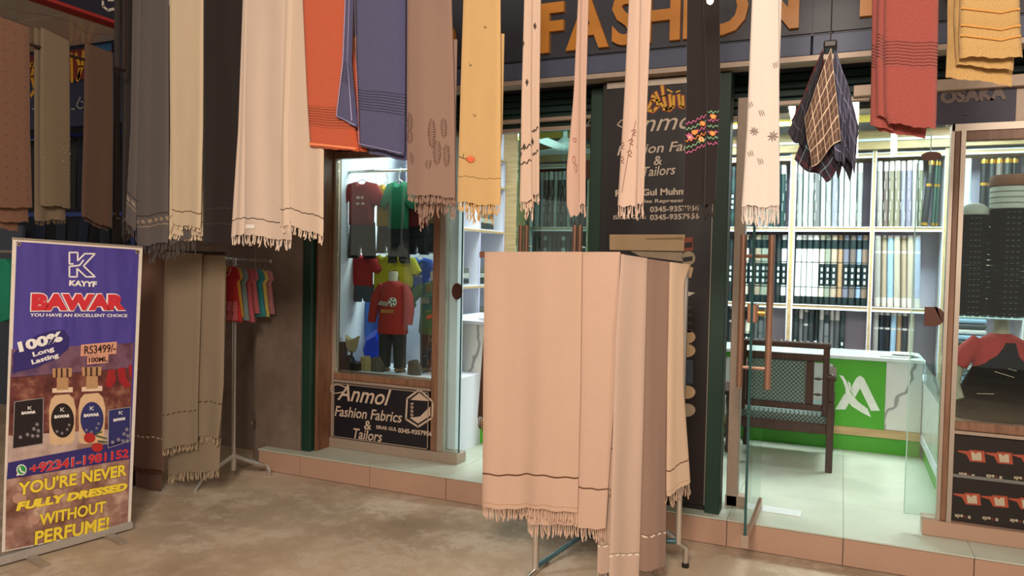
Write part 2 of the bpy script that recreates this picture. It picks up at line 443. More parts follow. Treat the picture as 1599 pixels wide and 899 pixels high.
# raised tiled platform of the shop
step = struct(bx('step', (-3.74, 3.0, 4.132, 7.5, 0, .141), M_GROUT))
TJ = [.045+.57*k for k in range(-7, 6)]
tm = {}
for i in range(len(TJ)-1):
    x0, x1 = max(TJ[i], -3.74)+.002, min(TJ[i+1], 3.0)-.002
    if x1 > x0: bx('tile', (x0, x1, 4.12, 4.131, .003, .139), M_STONE, step, .002)
inner = struct(bx('floor_shop', (-3.74, 3.0, 4.14, 7.5, .1412, .1425), M_GROUT)); inner.name = 'floor.001'
for i in range(len(TJ)-1):
    x0, x1 = max(TJ[i], -3.74)+.001, min(TJ[i+1], 3.0)-.001
    if x1 <= x0: continue
    y = 4.112
    while y < 7.45:
        y1 = min(y+.6, 7.48)
        # the front row carries the nosing edge
        bx('tile', (x0, x1, y+.001, y1-.001, .1426, .150), M_TILE, inner); y = y1
# pier left of the shop and recessed wall behind the standing shawls
struct(bx('wall_left', (-3.84, -3.44, 4.20, 4.9, 0, 3.3), M_PLASTER))
struct(bx('wall_recess', (-5.25, -3.84, 4.52, 4.9, 0, 3.3), M_PLASTER))
struct(bx('wall_front', (-3.44, 3.0, 4.22, 4.46, 2.58, 3.6), M_PANELG))
M_WALLIN = mat('lavender_wall', 'd3d4dc', .7, 0, .03, 3)
struct(bx('wall_back', (-3.6, 3.0, 7.36, 7.5, .15, 2.9), M_WALLIN))
struct(bx('wall_shop_left', (-3.60, -3.46, 4.9, 7.36, .15, 2.9), M_WALLIN))
struct(bx('wall_shop_right', (1.9, 2.04, 4.46, 7.36, .15, 2.9), M_WALLIN))
struct(bx('ceiling', (-3.6, 2.04, 4.46, 7.36, 2.80, 2.9), M_CEIL))
# dropped cove frames of the ceiling
M_COVEL = mat('cove_grey', 'b9c4bc', .7, 0, .02, 5)
cove = struct(bx('trim_1', (-3.46, 1.9, 6.62, 6.70, 2.70, 2.80), M_COVEL))
bx('cove_strip', (-3.46, 1.9, 6.60, 6.619, 2.665, 2.72), M_YELLOW, cove)
bx('cove_lip', (-3.46, 1.9, 6.56, 6.599, 2.725, 2.76), M_WHITE, cove)
for X in (-2.75, -1.35, 1.5):
    c2 = struct(bx('trim_2', (X, X+.1, 4.9, 6.55, 2.74, 2.80), M_COVEL))
    bx('cove_strip', (X-.02, X-.001, 4.9, 6.55, 2.755, 2.785), M_YELLOW, c2)
# drain pipe in the corner of the recess
pipe = MB(); pipe.tube([(-3.93, 4.36, 0), (-3.93, 4.36, 3.3)], .060, 14); dp = pipe.build('drain_pipe', mat('painted_pipe', '7b6a5b', .7, 0, .15, 8), None, True)
tag(dp, 'vertical grey drain pipe in the corner behind the garment stand', 'pipe')
c = MB(); c.tube([(-3.93, 4.36, .28), (-3.93, 4.36, .34)], .072, 14); c.tube([(-3.90, 4.30, .31), (-3.86, 4.18, .31)], .012, 6); c.build('collar', mat('pipe_collar', '6a594b', .7), dp)

# ---------------------------------------------------------------- fascia sign
FY = 4.12
sb = thing('shop_sign', 'long dark shop sign over the doors with raised orange letters', 'sign', (-.5, FY, 2.68))
bx('board', (-3.9, 2.6, FY+.02, FY+.1, 2.68, 3.3), M_PANELG, sb)
for x0, x1 in zip([-3.9, -2.62, -1.40, -.18, 1.04], [-2.62, -1.40, -.18, 1.04, 2.6]):
    bx('panel', (x0+.003, x1-.003, FY+.008, FY+.02, 2.69, 3.3), M_PANELG, sb)
    bx('skirt', (x0+.003, x1-.003, FY-.005, FY+.1, 2.575, 2.677), M_BLUEG, sb, .004)
bx('trim_bar', (-3.9, 2.6, FY-.02, FY+.1, 2.545, 2.571), M_ALUD, sb)
def big_letters(word, x0, x1, z0, z1, gap=.05, bold=.035, skip=()):
    items = []
    for ch in word:
        V, F = text_shape(ch, bold); w = V[:, 0].max()-V[:, 0].min(); items.append((V, F, w))
    tot = sum(i[2] for i in items)+gap*(len(items)-1); k = (x1-x0)/tot; x = x0
    for (V, F, w) in items:
        h = V[:, 1].max()-V[:, 1].min(); m = MB()
        z = (V[:, 2]-V[:, 2].min())/max(1e-6, V[:, 2].max()-V[:, 2].min())
        m.v = [(x+(v[0]-V[:, 0].min())*k, FY-.022+.03*(1-zz), z0+(v[1]-V[:, 1].min())/h*(z1-z0)) for v, zz in zip(V, z)]
        for f in F: m.face(f)
        m.build('letter', M_ORANGE, sb); x += (w+gap)*k
big_letters('FASHION', -1.653, -.245, 2.716, 3.0)
big_letters('FABRICS', .035, 1.50, 2.74, 3.02)
big_letters('L', -3.50, -3.32, 2.71, 2.99); big_letters('MOL', -3.25, -2.52, 2.71, 2.99)
big_letters('D', -2.41, -2.215, 2.712, 2.985)
# shutter slats above the openings
sh = struct(bx('shutter_housing', (-3.36, 2.6, 4.50, 4.62, 2.36, 2.86), M_SHUT))
for k in range(5):
    bx('slat', (-3.36, 2.6, 4.465, 4.50, 2.362+k*.044, 2.362+k*.044+.040), M_SHUT, sh, .006)
bx('bottom_bar', (-3.36, 2.6, 4.455, 4.51, 2.335, 2.358), M_ALUD, sh)

# ---------------------------------------------------------------- posts and frames
G = lambda n, d, m, bev=.003: struct(bx(n, d, m, None, bev))
G('shutter_guide', (-3.44, -3.365, 4.21, 4.30, .15, 2.56), M_DGREEN)
G('shutter_guide', (-.655, -.575, 4.17, 4.28, .15, 2.54), M_DGREEN)
G('shutter_guide', (-1.40, -1.31, 4.30, 4.38, .15, 2.54), M_DGREEN)
G('pillar', (-1.30, -.66, 4.21, 4.46, .15, 2.56), M_BLACK)
G('door_frame_post', (-.565, -.505, 4.36, 4.44, .15, 2.44), M_ALUD)
G('door_frame_post', (-1.385, -1.315, 4.40, 4.46, .15, 2.46), M_ALUD)
G('door_frame_rail', (-.50, .10, 4.37, 4.42, 2.385, 2.41), M_ALUD)
G('door_frame_rail', (-2.30, -1.39, 4.41, 4.45, 2.385, 2.41), M_ALUD)
G('threshold', (-.57, -.42, 4.36, 4.44, .15, .21), M_ALUD)

# left display window
Y1 = 4.42
w1 = thing('window_1', None, None, (-2.95, Y1, .15)); w1['kind'] = 'structure'
bx('frame_post', (-3.36, -3.335, 4.25, 4.5, .15, 2.33), M_BROWN, w1, .004)
bx('frame_post', (-3.52, -3.405, Y1, 4.5, .15, 2.33), M_BROWN, w1, .004)
bx('frame_post', (-3.40, -3.335, Y1-.01, Y1+.04, .22, 2.26), M_BROWN2, w1, .004)
bx('aluminium_strip', (-3.334, -3.318, Y1-.014, Y1+.04, .22, 2.21), M_ALUD, w1)
bx('frame_post', (-2.52, -2.465, Y1-.01, Y1+.05, .22, 2.26), M_BROWN2, w1, .004)
bx('aluminium_strip', (-2.464, -2.425, Y1-.014, Y1+.05, .22, 2.36), M_ALU, w1)
bx('frame_rail', (-3.335, -2.52, Y1-.01, Y1+.04, 2.21, 2.26), M_BROWN2, w1, .004)
bx('frame_rail', (-3.335, -2.52, Y1, Y1+.04, 2.262, 2.335), M_BROWN, w1, .004)
bx('frame_rail', (-3.316, -2.522, Y1-.01, Y1+.04, .64, .685), M_BROWN2, w1, .004)
bx('aluminium_strip', (-3.316, -2.522, Y1-.015, Y1+.02, .620, .638), M_ALUD, w1)
bx('base', (-3.52, -2.30, Y1-.03, Y1+.10, .15, .219), M_ALUD, w1, .004)
bx('glass_pane', (-3.316, -2.522, Y1+.012, Y1+.018, .687, 2.209), M_GLASS, w1)
bx('white_post', (-2.44, -2.375, 4.50, 4.58, .22, 2.36), M_WHITE, w1)
bx('glass_pane', (-2.424, -2.315, Y1+.012, Y1+.020, .22, 2.36), M_GLASS, w1)
bx('glass_edge', (-2.315, -2.309, Y1+.010, Y1+.022, .22, 2.36), mat('glass_edge_green', '1d4a4a', .2), w1)
cl = MB(); cl.slab([(math.cos(t)*.038-.345+0, math.sin(t)*.055) for t in [2*PI*i/20 for i in range(20)]], ((-2.0, Y1+.01, 1.30), (1, 0, 0), (0, 0, 1), (0, -1, 0)), .012)
cl.build('glass_clamp', mat('bronze_clamp', '57352a', .4, .4), w1)
bx('platform', (-3.45, -2.44, 4.60, 5.1, .15, .675), M_WHITE, w1)
bx('platform_front', (-3.45, -2.44, Y1+.045, 4.599, .15, .675), M_BROWN2, w1)
bx('side_wall', (-3.458, -3.43, 4.51, 5.1, .68, 2.36), M_WHITE, w1)

# right display window
Y2 = 4.37
w2 = thing('window_2', None, None, (.9, Y2, .15)); w2['kind'] = 'structure'
xp0, xp1 = at(1475, 500, Y2)[0], at(1497, 500, Y2)[0]
bx('frame_post', (xp0+.012, xp1-.022, Y2-.01, Y2+.04, .23, 2.235), M_BROWN2, w2, .004)
bx('aluminium_strip', (xp0-.004, xp0+.0115, Y2-.014, Y2+.05, .23, 2.235), M_ALU, w2)
bx('aluminium_strip', (xp1-.0215, xp1, Y2-.014, Y2+.05, .23, 2.20), M_ALU, w2)
bx('frame_rail', (xp1, 2.4, Y2-.01, Y2+.04, 2.15, 2.20), M_BROWN2, w2, .004)
bx('aluminium_strip', (xp0, 2.4, Y2-.014, Y2+.04, 2.20, 2.235), M_ALU, w2)
bx('frame_rail', (xp1, 2.4, Y2-.01, Y2+.04, .70, .745), M_BROWN2, w2, .004)
bx('aluminium_strip', (xp1, 2.4, Y2-.014, Y2+.03, .682, .698), M_ALUD, w2)
bx('base', (.414, 2.4, Y2-.03, Y2+.10, .15, .229), M_STONE, w2, .004)
bx('glass_pane', (xp1, 2.4, Y2+.012, Y2+.018, .746, 2.149), M_GLASS, w2)
bx('glass_shelf', (xp1+.02, 1.7, 4.60, 4.95, 1.255, 1.265), M_GLASS, w2)
bx('platform', (xp1+.01, 1.7, 4.55, 5.0, .15, .69), M_BROWN2, w2)
bx('lower_panel', (xp1, 2.4, Y2+.02, Y2+.05, .23, .69), M_BLACK, w2)
# fixed glass beside the right window, its clamp, patch and glass transom
bx('glass_pane', (.335, xp0-.006, Y2+.012, Y2+.022, .235, 2.19), M_GLASS, w2)
bx('glass_edge', (.330, .335, Y2+.010, Y2+.024, .235, 2.05), mat('glass_edge_pale', 'a8d2c8', .2), w2)
bx('glass_pane', (-.45, .385, Y2+.012, Y2+.022, 2.06, 2.38), M_GLASS, w2)
bx('glass_edge', (.388, .393, Y2+.008, Y2+.022, 2.0, 2.20), mat('glass_edge_light', 'd6f2ee', .2), w2)
k = MB(); k.slab([(.393+a, 2.083+c) for a, c in ell(0, 0, .047, .022, 18)], ((0, Y2+.006, 0), (1, 0, 0), (0, 0, 1), (0, -1, 0)), .012); k.build('glass_clamp', MATS['bronze_clamp'], w2)
k = MB(); k.slab([(.445, 1.315)]+[(.372+.060+.048*math.cos(t), 1.315-.048+.050*math.sin(t)) for t in [PI/2-PI*i/10 for i in range(11)]]+[(.39, 1.218), (.39, 1.315)], ((0, Y2+.006, 0), (1, 0, 0), (0, 0, 1), (0, -1, 0)), .012); k.build('glass_clamp', MATS['bronze_clamp'], w2)
G('pelmet', (.02, 2.4, 4.33, 4.42, 2.40, 2.458), M_ALUD)
G('pelmet_panel', (xp0-.02, 2.4, 4.375, 4.44, 2.236, 2.399), M_ALUD)

# open glass door
def glass_door(name, x, y0, y1):
    d = thing(name, None, None, (x, y0, .16)); d['kind'] = 'structure'
    bx('glass_leaf', (x-.005, x+.005, y0, y1, .20, 2.33), M_DOORG, d)
    bx('glass_edge', (x-.006, x+.006, y0-.005, y0, .20, 2.33), mat('glass_edge_green', '1d4a4a', .2), d)
    bx('bottom_rail', (x-.014, x+.014, y0-.006, y1, .155, .205), mat('copper_trim', 'a87a62', .35, .5), d, .003)
    bx('end_cap', (x-.017, x+.017, y0-.010, y0-.007, .153, .212), M_ALUD, d)
    for sgn in (-1, 1):
        h = MB(); hx = x+sgn*.066; hy = y0+.16
        h.tube([(hx, hy, .90), (hx, hy, 1.66)], .0165, 10)
        hd = h.build('handle', mat('copper_bar', 'a57d68', .35, .5), d, True)
        for z in (1.0, 1.555):
            s_ = MB(); s_.tube([(x, hy, z), (hx, hy, z)], .009, 8); s_.build('standoff', mat('copper_bar', '8a5f49'), hd)
    bx('lock', (x-.022, x+.022, y0-.004, y0+.10, 1.235, 1.325), mat('copper_trim', 'a87a62'), d, .005)
    k = MB(); k.tube([(x+.022, y0+.06, 1.28), (x+.055, y0+.06, 1.28)], .015, 10); k.build('lock_cylinder', mat('brass', 'c59a5a', .25, .9), d)
    return d
glass_door('door_1', -.39, 3.735, 4.42)
# closed tinted leaf of the left doorway
d2 = thing('door_2', None, None, (-1.6, 4.45, .16)); d2['kind'] = 'structure'
bx('glass_leaf', (-1.93, -1.40, 4.445, 4.455, .20, 2.33), M_TINT, d2)
bx('bottom_rail', (-1.93, -1.40, 4.43, 4.47, .155, .22), MATS['copper_trim'], d2)
for hx in (-1.87, -1.83, -1.51, -1.475):
    h = MB(); h.tube([(hx, 4.38, .95), (hx, 4.38, 1.735)], .016, 10); h.tube([(hx, 4.38, 1.6), (hx, 4.45, 1.6)], .008, 6); h.tube([(hx, 4.38, 1.05), (hx, 4.45, 1.05)], .008, 6)
    h.build('handle', MATS['copper_bar'], d2, True)
bx('patch_fitting', (-1.595, -1.395, 4.425, 4.475, 2.025, 2.135), MATS['bronze_clamp'], d2, .004)
pad = thing('padlock', 'small dark padlock hanging from the frame beside the left pillar', 'padlock', (-1.42, 4.38, 2.25))
bx('body', (-1.455, -1.385, 4.372, 4.392, 2.25, 2.33), mat('dark_brass', '3d2a20', .4, .5), pad, .005)
k = MB(); k.tube([(-1.44, 4.382, 2.33), (-1.44, 4.382, 2.36), (-1.42, 4.382, 2.378), (-1.40, 4.382, 2.36), (-1.40, 4.382, 2.33)], .005, 6); k.build('shackle', M_CHROME, pad)
k = tag(bx('floor_spring_plate', (-.372, -.165, 4.335, 4.445, .1505, .155), mat('brushed_plate', 'dfe2df', .38, .4), None, .001), 'polished steel floor spring plate set in the tiles inside the open door', 'floor plate')

# ---------------------------------------------------------------- neighbouring shop on the left
nb = struct(bx('trim_3', (-5.37, -5.27, -.5, 4.5, 3.325, 4.1), mat('navy_fascia', '17112a', .5)))
bx('red_edge', (-5.39, -5.26, -.5, 4.5, 3.30, 3.324), mat('red_edge', 'a02018', .5), nb)
sof = struct(bx('soffit', (-9.5, -5.40, -.5, 4.5, 3.33, 3.36), M_GROUT))
for i in range(7):
    for j in range(8):
        bx('panel', (-5.40-.585*(i+1)+.003, -5.40-.585*i-.003, 4.5-.62*(j+1)+.003, 4.5-.62*j-.003, 3.302+.002*((i+j) % 2), 3.33), M_SOFFIT, sof)
NS = PY(4.54)
ns = thing('neighbour_sign', 'dark blue and red sign with yellow script over the neighbouring shop', 'sign', (-6.5, 4.54, 2.68))
bx('board', (-9.5, -5.26, 4.545, 4.62, 2.62, 3.42), mat('sign_blue', '1b2440', .5, 0, .1), ns)
poly_px(ns, NS, [(20, 90), (176, 70), (176, 122), (20, 128)], mat('sign_red', '6b2018', .5), .006, 'red_band')
Y_ = mat('sign_yellow', 'c99422', .5); WH = mat('sign_white', '9a9690', .6)
stroke_px(ns, NS, [[(54, 106), (51, 120), (56, 140), (50, 150)], [(46, 104), (52, 100), (58, 108)]], 6, Y_, .009, 'script')
stroke_px(ns, NS, [[(113, 84), (114, 128)], [(120, 84), (126, 104), (124, 124)], [(132, 80), (130, 104), (122, 126)], [(139, 80), (150, 110), (170, 112)]], 6, Y_, .009, 'script')
stroke_px(ns, NS, [[(127, 152), (121, 165), (126, 170), (131, 168)], [(113, 170), (118, 171)], [(52, 170), (58, 172)], [(128, 158), (131, 160)]], 2, WH, .009, 'script')
SG = PXc(-5.27)
stroke_px(nb, SG, [[(160, 2), (160, 10), (168, 16), (177, 14)], [(168, 0), (176, 0)]], 4, mat('fascia_script', 'cfc6b2', .6), .004, 'script')
poly_px(ns, NS, [(150, 72), (176, 68), (176, 80), (160, 80)], mat('sky_blue_print', '20587a', .5), .012, 'blue_print')
M_DEN = [mat('denim_%d' % i, c, .9, 0, .12, 60) for i, c in enumerate(['141b2b', '1d2a42', '10131c', '26303f', '2b2a2c', '1a2233'])]
struct(bx('wall_neighbour', (-9.5, -5.26, 5.6, 5.7, 0, 3.3), mat('dark_shop_wall', '161821', .8)))
nr = thing('clothes_rack', 'blue steel rack with two rails of jeans in the neighbouring shop', 'clothes rack', (-7, 5.0, 0))
M_BLUEP = mat('blue_steel', '1d3b8a', .4, .2)
bx('rail', (-8.6, -5.4, 4.98, 5.02, 1.86, 1.90), M_BLUEP, nr); bx('rail', (-8.6, -5.4, 4.98, 5.02, 2.63, 2.66), M_BLUEP, nr)
for X in (-8.58, -6.05, -5.42): bx('post', (X, X+.05, 4.97, 5.03, 0, 2.66), M_BLUEP, nr)
kk = 0
for X in np.arange(-8.5, -5.5, .155):
    for (zb, zt, row) in ((1.93, 2.62, 'upper'), (1.05, 1.85, 'lower')):
        if -6.1 < X+.05 < -5.98: continue
        sx_ = 799.5+FOC*(np.array([X+.07, 4.99, 0])@_r)/(np.array([X+.07, 4.99, 0])@_f)
        if row == 'upper' and not (40 < sx_ < 66 or 100 < sx_ < 142): continue
        if sx_ < -15: continue
        m = MB(); w_ = .066
        m.loft([((X+.07, 4.99+.02*((kk*7) % 3), zt), (w_, 0, 0), (0, .02, 0)), ((X+.07, 4.99, zt-.25), (w_*.95, 0, 0), (0, .035, 0)), ((X+.07, 4.99, zb), (w_*.8, 0, 0), (0, .028, 0))], n=10)
        o = m.build('folded_jeans', M_DEN[kk % 6], None, True)
        tag(o, '%s folded jeans hanging on the %s blue rail of the neighbouring shop' % (['navy', 'blue', 'black', 'slate', 'charcoal', 'dark blue'][kk % 6], row), 'jeans', 'jeans on the %s rail' % row); kk += 1
lp = tag(bx('lit_panel', (at(51, 255, 5.6)[0], at(62, 255, 5.6)[0], 5.572, 5.599, at(55, 275, 5.6)[2], at(55, 232, 5.6)[2]), mat('lit_white', 'dfe8f5', .5, 0, 0, emit='cfe0ff', es=1.2), None), 'small bright white light panel glimpsed between two brown cloths', 'light')
tag(bx('grey_board', (at(0, 360, 4.75)[0]-.3, at(34, 360, 4.75)[0], 4.75, 4.78, 0, at(20, 352, 4.75)[2]), mat('grey_board', '4a5462', .6), None), 'grey board standing left of the roll-up banner top', 'board')
gs = MB(); q = [at(x, y, 3.6) for x, y in ((-40, 402), (8, 404), (15, 412), (13, 498), (0, 503), (-40, 500))]
gs.slab([(p[0], p[2]) for p in q], ((0, 3.6, 0), (1, 0, 0), (0, 0, 1), (0, -1, 0)), .05, inset=.3, bulge=.03)
g_ = tag(gs.build('green_shirt', mat('green_shirt_cloth', '1f8f6e', .9, 0, .1, 12), None, True), 'bright green shirt hanging at the far left edge', 'shirt')
k = MB(); k.tube([(q[0][0], 3.62, q[0][2]+.05), (q[1][0]+.12, 3.62, q[0][2]+.05)], .01, 6); k.tube([(q[0][0], 3.62, q[0][2]+.05), (q[0][0], 3.62, 0)], .012, 6)
tag(k.build('garment_rail', M_CHROME, None, True), 'short chrome rail holding the green shirt at the far left', 'rail')
# ================================================================ SHOP INTERIOR
BAYS = [-2.90, -2.28, -1.66, -1.04, -.42, .215, .745, 1.32, 1.88]
SH = thing('wall_shelving', 'tall white and oak shelving across the back wall holding fabric rolls', 'shelves', (-.5, 7.15, .15))
ZB = [.56, 1.183, 1.853, 2.47]
for i, X in enumerate(BAYS):
    w_ = .034 if i != 4 else .052
    bx('upright', (X-w_/2, X+w_/2, 7.0, 7.34, .15, 2.50), M_WHITE, SH)
    bx('upright_edge', (X-w_*.28, X+w_*.22, 6.994, 7.0, .15, 2.50), M_OAK, SH)
for i in range(len(BAYS)-1):
    for z in ZB:
        bx('shelf', (BAYS[i]+.018, BAYS[i+1]-.018, 7.003, 7.34, z-.028, z), M_OAK, SH)
        bx('shelf_lip', (BAYS[i]+.018, BAYS[i+1]-.018, 6.996, 7.003, z-.036, z-.022), M_WHITE, SH)
        bx('shelf_lip', (BAYS[i]+.018, BAYS[i+1]-.018, 6.996, 7.003, z-.002, z+.006), M_WHITE, SH)
bx('back_panel', (-2.9, 1.9, 7.34, 7.355, .15, 2.5), M_LAV, SH)
bx('pelmet_board', (-2.9, 1.9, 6.96, 7.0, 2.50, 2.655), M_OAK, SH)
bx('pelmet_strip', (-2.9, 1.9, 6.945, 6.96, 2.565, 2.585), M_WHITE, SH)
bx('plinth', (-2.9, 1.9, 7.0, 7.34, .151, .19), M_OAK, SH)

def rm(c): return mat('roll_'+c, c, .5, 0, .06, 20)
CN = {'e8ecec': 'white', 'e6e4cf': 'cream', '8f988a': 'sage green', 'b5a693': 'beige', 'b0916f': 'tan', '77798c': 'violet grey', '6f655f': 'taupe', '93aed4': 'light blue', '8a7664': 'brown', '4d5356': 'dark grey', '6c7072': 'grey', '33383b': 'charcoal', '17191c': 'black', '9aa09c': 'silver grey', 'a3a29b': 'stone grey', '7c7a66': 'olive grey', '8d93a0': 'blue grey', '22403f': 'dark teal', '23303f': 'navy', 'b0aa97': 'sand', 'b9c6c6': 'silver', '2f4b42': 'deep green', '8fb0c9': 'pale blue', 'ab9c85': 'camel', 'c9c6c2': 'off white', '9fa6bd': 'lavender grey'}
M_ENDS = rm('142a2d'); M_SQ = mat('label_white', 'd4ddd8', .5, 0, 0)
RC = {}
def roll_mesh(c, style, h, r=.0235):
    key = (c, style, h, r)
    if key in RC: return RC[key]
    m = MB(); body, dark, gold = 0, 1, 2
    if style == 'banded':   # dark ends, thin dark lines
        zs = [0, .075, .085, .22, .23, .60, .61, .80, .89, .97, 1]; ms = [1, 0, 0, 1, 0, 0, 1, 0, 1, 0]
        zs = [0, .11, .24, .25, .60, .612, .80, .93, 1]; ms = [1, 0, 1, 0, 1, 0, 1, 0]
    elif style == 'label':
        zs = [0, .075, .09, .22, .23, .25, .58, .61, .62, .80, .89, .97, 1]; zs = [0, .11, .235, .25, .265, .585, .60, .612, .80, .93, 1]; ms = [1, 0, 1, 0, 1, 0, 1, 0, 1, 0]
    elif style == 'gold':
        zs = [0, .02, .06, .52, .60, .64, .92, .98, 1]; ms = [0, 2, 0, 0, 2, 0, 0, 2]
        ms = [0, 2, 0, 0, 2, 0, 2, 0]
    elif style == 'sleeve':
        zs = [0, .10, .13, .75, .78, .96, 1]; ms = [3, 3, 0, 3, 0, 3]
    else:
        zs = [0, .15, .3, .5, .7, .85, 1]; ms = [0, 0, 0, 0, 0, 3]
    rnd = random.Random(hash(key) % 1000)
    prof = []
    for i, z in enumerate(zs): prof.append((r*(.93+.10*rnd.random()) if style == 'wrap' else r*(.98 if 0 < i < len(zs)-1 else .9), z*h))
    m.lathe(prof, n=10, ms=ms[:len(zs)-1])
    if style == 'label':
        for z in (.30, .39, .48):
            m.box(-.008, .008, -r*1.02, -r*.9, h*z, h*(z+.05), 4)
    if style == 'wrap':
        for q in range(5):     # creases of the plastic sleeve
            z0 = h*(.1+.16*q); a = -PI/2+rnd.uniform(-.9, .9)
            m.box(math.cos(a)*r-.0015, math.cos(a)*r+.0015, math.sin(a)*r*1.03-.001, math.sin(a)*r, z0, z0+h*.12, 4)
    mats = [rm(c), M_ENDS, mat('gold_band', 'c8963a', .3, .7), rm('c9c6c2'), M_SQ]
    o = m.build('fabric_roll', mats, None, True, origin=(0, 0, 0)); RC[key] = o.data; me = o.data
    bpy.data.objects.remove(o); return me
ORD = ['first', 'second', 'third', 'fourth', 'fifth', 'sixth', 'seventh', 'eighth', 'ninth', 'tenth', 'eleventh', 'twelfth', 'thirteenth', 'fourteenth']
def fill(bay, row, items, where, h, r=.0235, lean=0.0, x0=None, gap=.001):
    X0, X1 = BAYS[bay]+.03, BAYS[bay+1]-.02; z = ZB[row]+.007
    x = (x0 if x0 is not None else X0)+r+.004
    rowname = ['bottom', 'middle', 'top'][row]
    for i, (c, st) in enumerate(items):
        if x+r > X1: break
        me = roll_mesh(c, st, h, r)
        o = bpy.data.objects.new('fabric_roll', me); COL.objects.link(o)
        o.location = (x, 7.06+.012*((i*5) % 3), z); rl = (lean+random.uniform(-.006, .006))
        o.rotation_euler = (0, rl, random.uniform(-.4, .4) if st != 'label' else 0)
        word = {'banded': 'dark banded', 'label': 'white squared', 'gold': 'gold ringed', 'sleeve': 'pale sleeved', 'wrap': 'plastic wrapped', 'plain': 'plain'}[st]
        tag(o, '%s %s roll from left, %s row, %s' % (ORD[i], CN[c], rowname, where), 'fabric roll', 'fabric rolls, %s row, %s' % (rowname, where))
        x += 2*r+gap
mid = 'bay under the plaid handkerchiefs'; rt = 'bay beside right window post'; lf = 'bay behind door handles'
fill(4, 2, [(c, 'wrap') for c in ('9aa09c', 'b9c6c6', '9aa09c', '6c7072', 'b9c6c6', '9aa09c', '8d93a0', 'b9c6c6', 'c9c6c2', 'b9c6c6', '9aa09c')], mid, .545, .0232, -.012)
fill(4, 1, [('e8ecec', 'banded')]*3+[('e8ecec', 'banded'), ('e6e4cf', 'label'), ('8f988a', 'label'), ('b5a693', 'label'), ('b0916f', 'banded'), ('77798c', 'label'), ('6f655f', 'label'), ('93aed4', 'label'), ('8a7664', 'label')], mid, .60, .0237)
fill(4, 0, [(c, s_) for c, s_ in (('33383b', 'label'), ('6c7072', 'plain'), ('4d5356', 'sleeve'), ('33383b', 'banded'), ('17191c', 'label'), ('6c7072', 'plain'), ('6c7072', 'banded'), ('6c7072', 'plain'), ('4d5356', 'plain'), ('33383b', 'label'))], mid, .575, .0205)
fill(5, 2, [(c, 'wrap') for c in ('a3a29b', '6f655f', '7c7a66', '7c7a66', '8d93a0', '77798c', '9aa09c', '7c7a66')], rt, .55, .0212, -.02)
for i, (xx, c, l) in enumerate(((.620, '17191c', .07), (.683, '2f4b42', .03), (.712, '2f4b42', .02))):
    o = bpy.data.objects.new('fabric_roll', roll_mesh(c, 'gold', .55, .024 if i == 0 else .013)); COL.objects.link(o); o.location = (xx-.02, 7.05+i*.03, ZB[2]+.008); o.rotation_euler = (0, l, 0)
    tag(o, ['leaning black fabric roll with gold ends near the right window post', 'dark green roll with gold rings beside the leaning black roll', 'narrow dark green gold ringed roll nearest the right window post'][i], 'fabric roll', 'gold ringed rolls')
fill(5, 1, [(c, 'sleeve') for c in ('a3a29b', 'ab9c85', '8fb0c9', 'b0aa97', 'ab9c85', 'b0aa97', '9fa6bd')], rt, .60, .0245, -.025)
fill(5, 0, [(c, 'sleeve') for c in ('a3a29b', '23303f', '17191c', '8fb0c9', 'b0916f', '33383b', 'b0aa97')], rt, .575, .0215)
fill(3, 2, [(c, 'label' if i % 2 else 'wrap') for i, c in enumerate(('22403f',)*11)], lf, .55, .0235)
fill(3, 1, [(c, 'label') for c in ('e6e4cf', '17191c', '22403f', '17191c', 'e6e4cf', '17191c', '33383b', '17191c', 'e8ecec', '17191c', '33383b', 'e8ecec')], lf, .60, .0225)
fill(3, 0, [('17191c', 'label'), ('33383b', 'sleeve'), ('17191c', 'label'), ('22403f', 'label'), ('e6e4cf', 'label'), ('e6e4cf', 'label'), ('e6e4cf', 'label')], lf, .575, .0235, .05)
dl = 'bay left of black poster'; dl2 = 'bay behind tinted glass leaf'; fl = 'bay seen right of the oak column'
fill(1, 2, [(c, 'label' if i % 3 else 'wrap') for i, c in enumerate(('17191c', '33383b', 'e8ecec', '17191c', '22403f', 'e8ecec', '17191c', '33383b', '17191c', 'e8ecec', '33383b', '17191c'))], dl, .55, .0225)
fill(1, 1, [(c, 'label') for c in ('b0aa97', '17191c', 'e8ecec', '22403f', '17191c', 'b0aa97', '8f988a', '17191c', 'e8ecec', '33383b', '17191c')], dl, .58, .0235)
fill(0, 2, [(c, 'wrap') for c in ('9aa09c', '8d93a0', '22403f', '33383b', '9aa09c', '22403f', '33383b', '9aa09c', '22403f', '33383b', '22403f')], dl2, .55, .0235)
fill(0, 1, [(c, 'banded') for c in ('22403f', '33383b', '9aa09c', '22403f', '33383b', '22403f', '9aa09c', '22403f', '33383b', '22403f')], dl2, .58, .0235)
wr = 'bay behind cap stacks'
fill(6, 2, [('b9c6c6', 'wrap')], wr, .55, .026, 0, .87)
fill(6, 2, [(c, 'gold') for c in ('17191c', '33383b', '6f655f', '33383b', '17191c', '4d5356')], wr+', right half', .55, .026, 0, .98)
fill(6, 1, [(c, 'label') for c in ('17191c', '33383b', 'b0aa97', '6c7072', '17191c', 'b0aa97', '33383b', '6c7072', '17191c')], wr, .58, .0265)
# folded fabric stack on the lower shelf behind the right window
for k in range(9):
    o = MB(); X = at(1512, 480, 6.6)[0]
    o.box(X-.10, X+.12, 6.55, 6.78, .86+k*.042, .86+k*.042+.037, 0, .012)
    tag(o.build('folded_fabric', rm(['8fb0c9', 'c9c6c2', '33383b'][k % 3]), None), '%s folded fabric from the bottom of the pile behind the red shirted torso' % ORD[k], 'fabric', 'folded fabric pile on the counter')

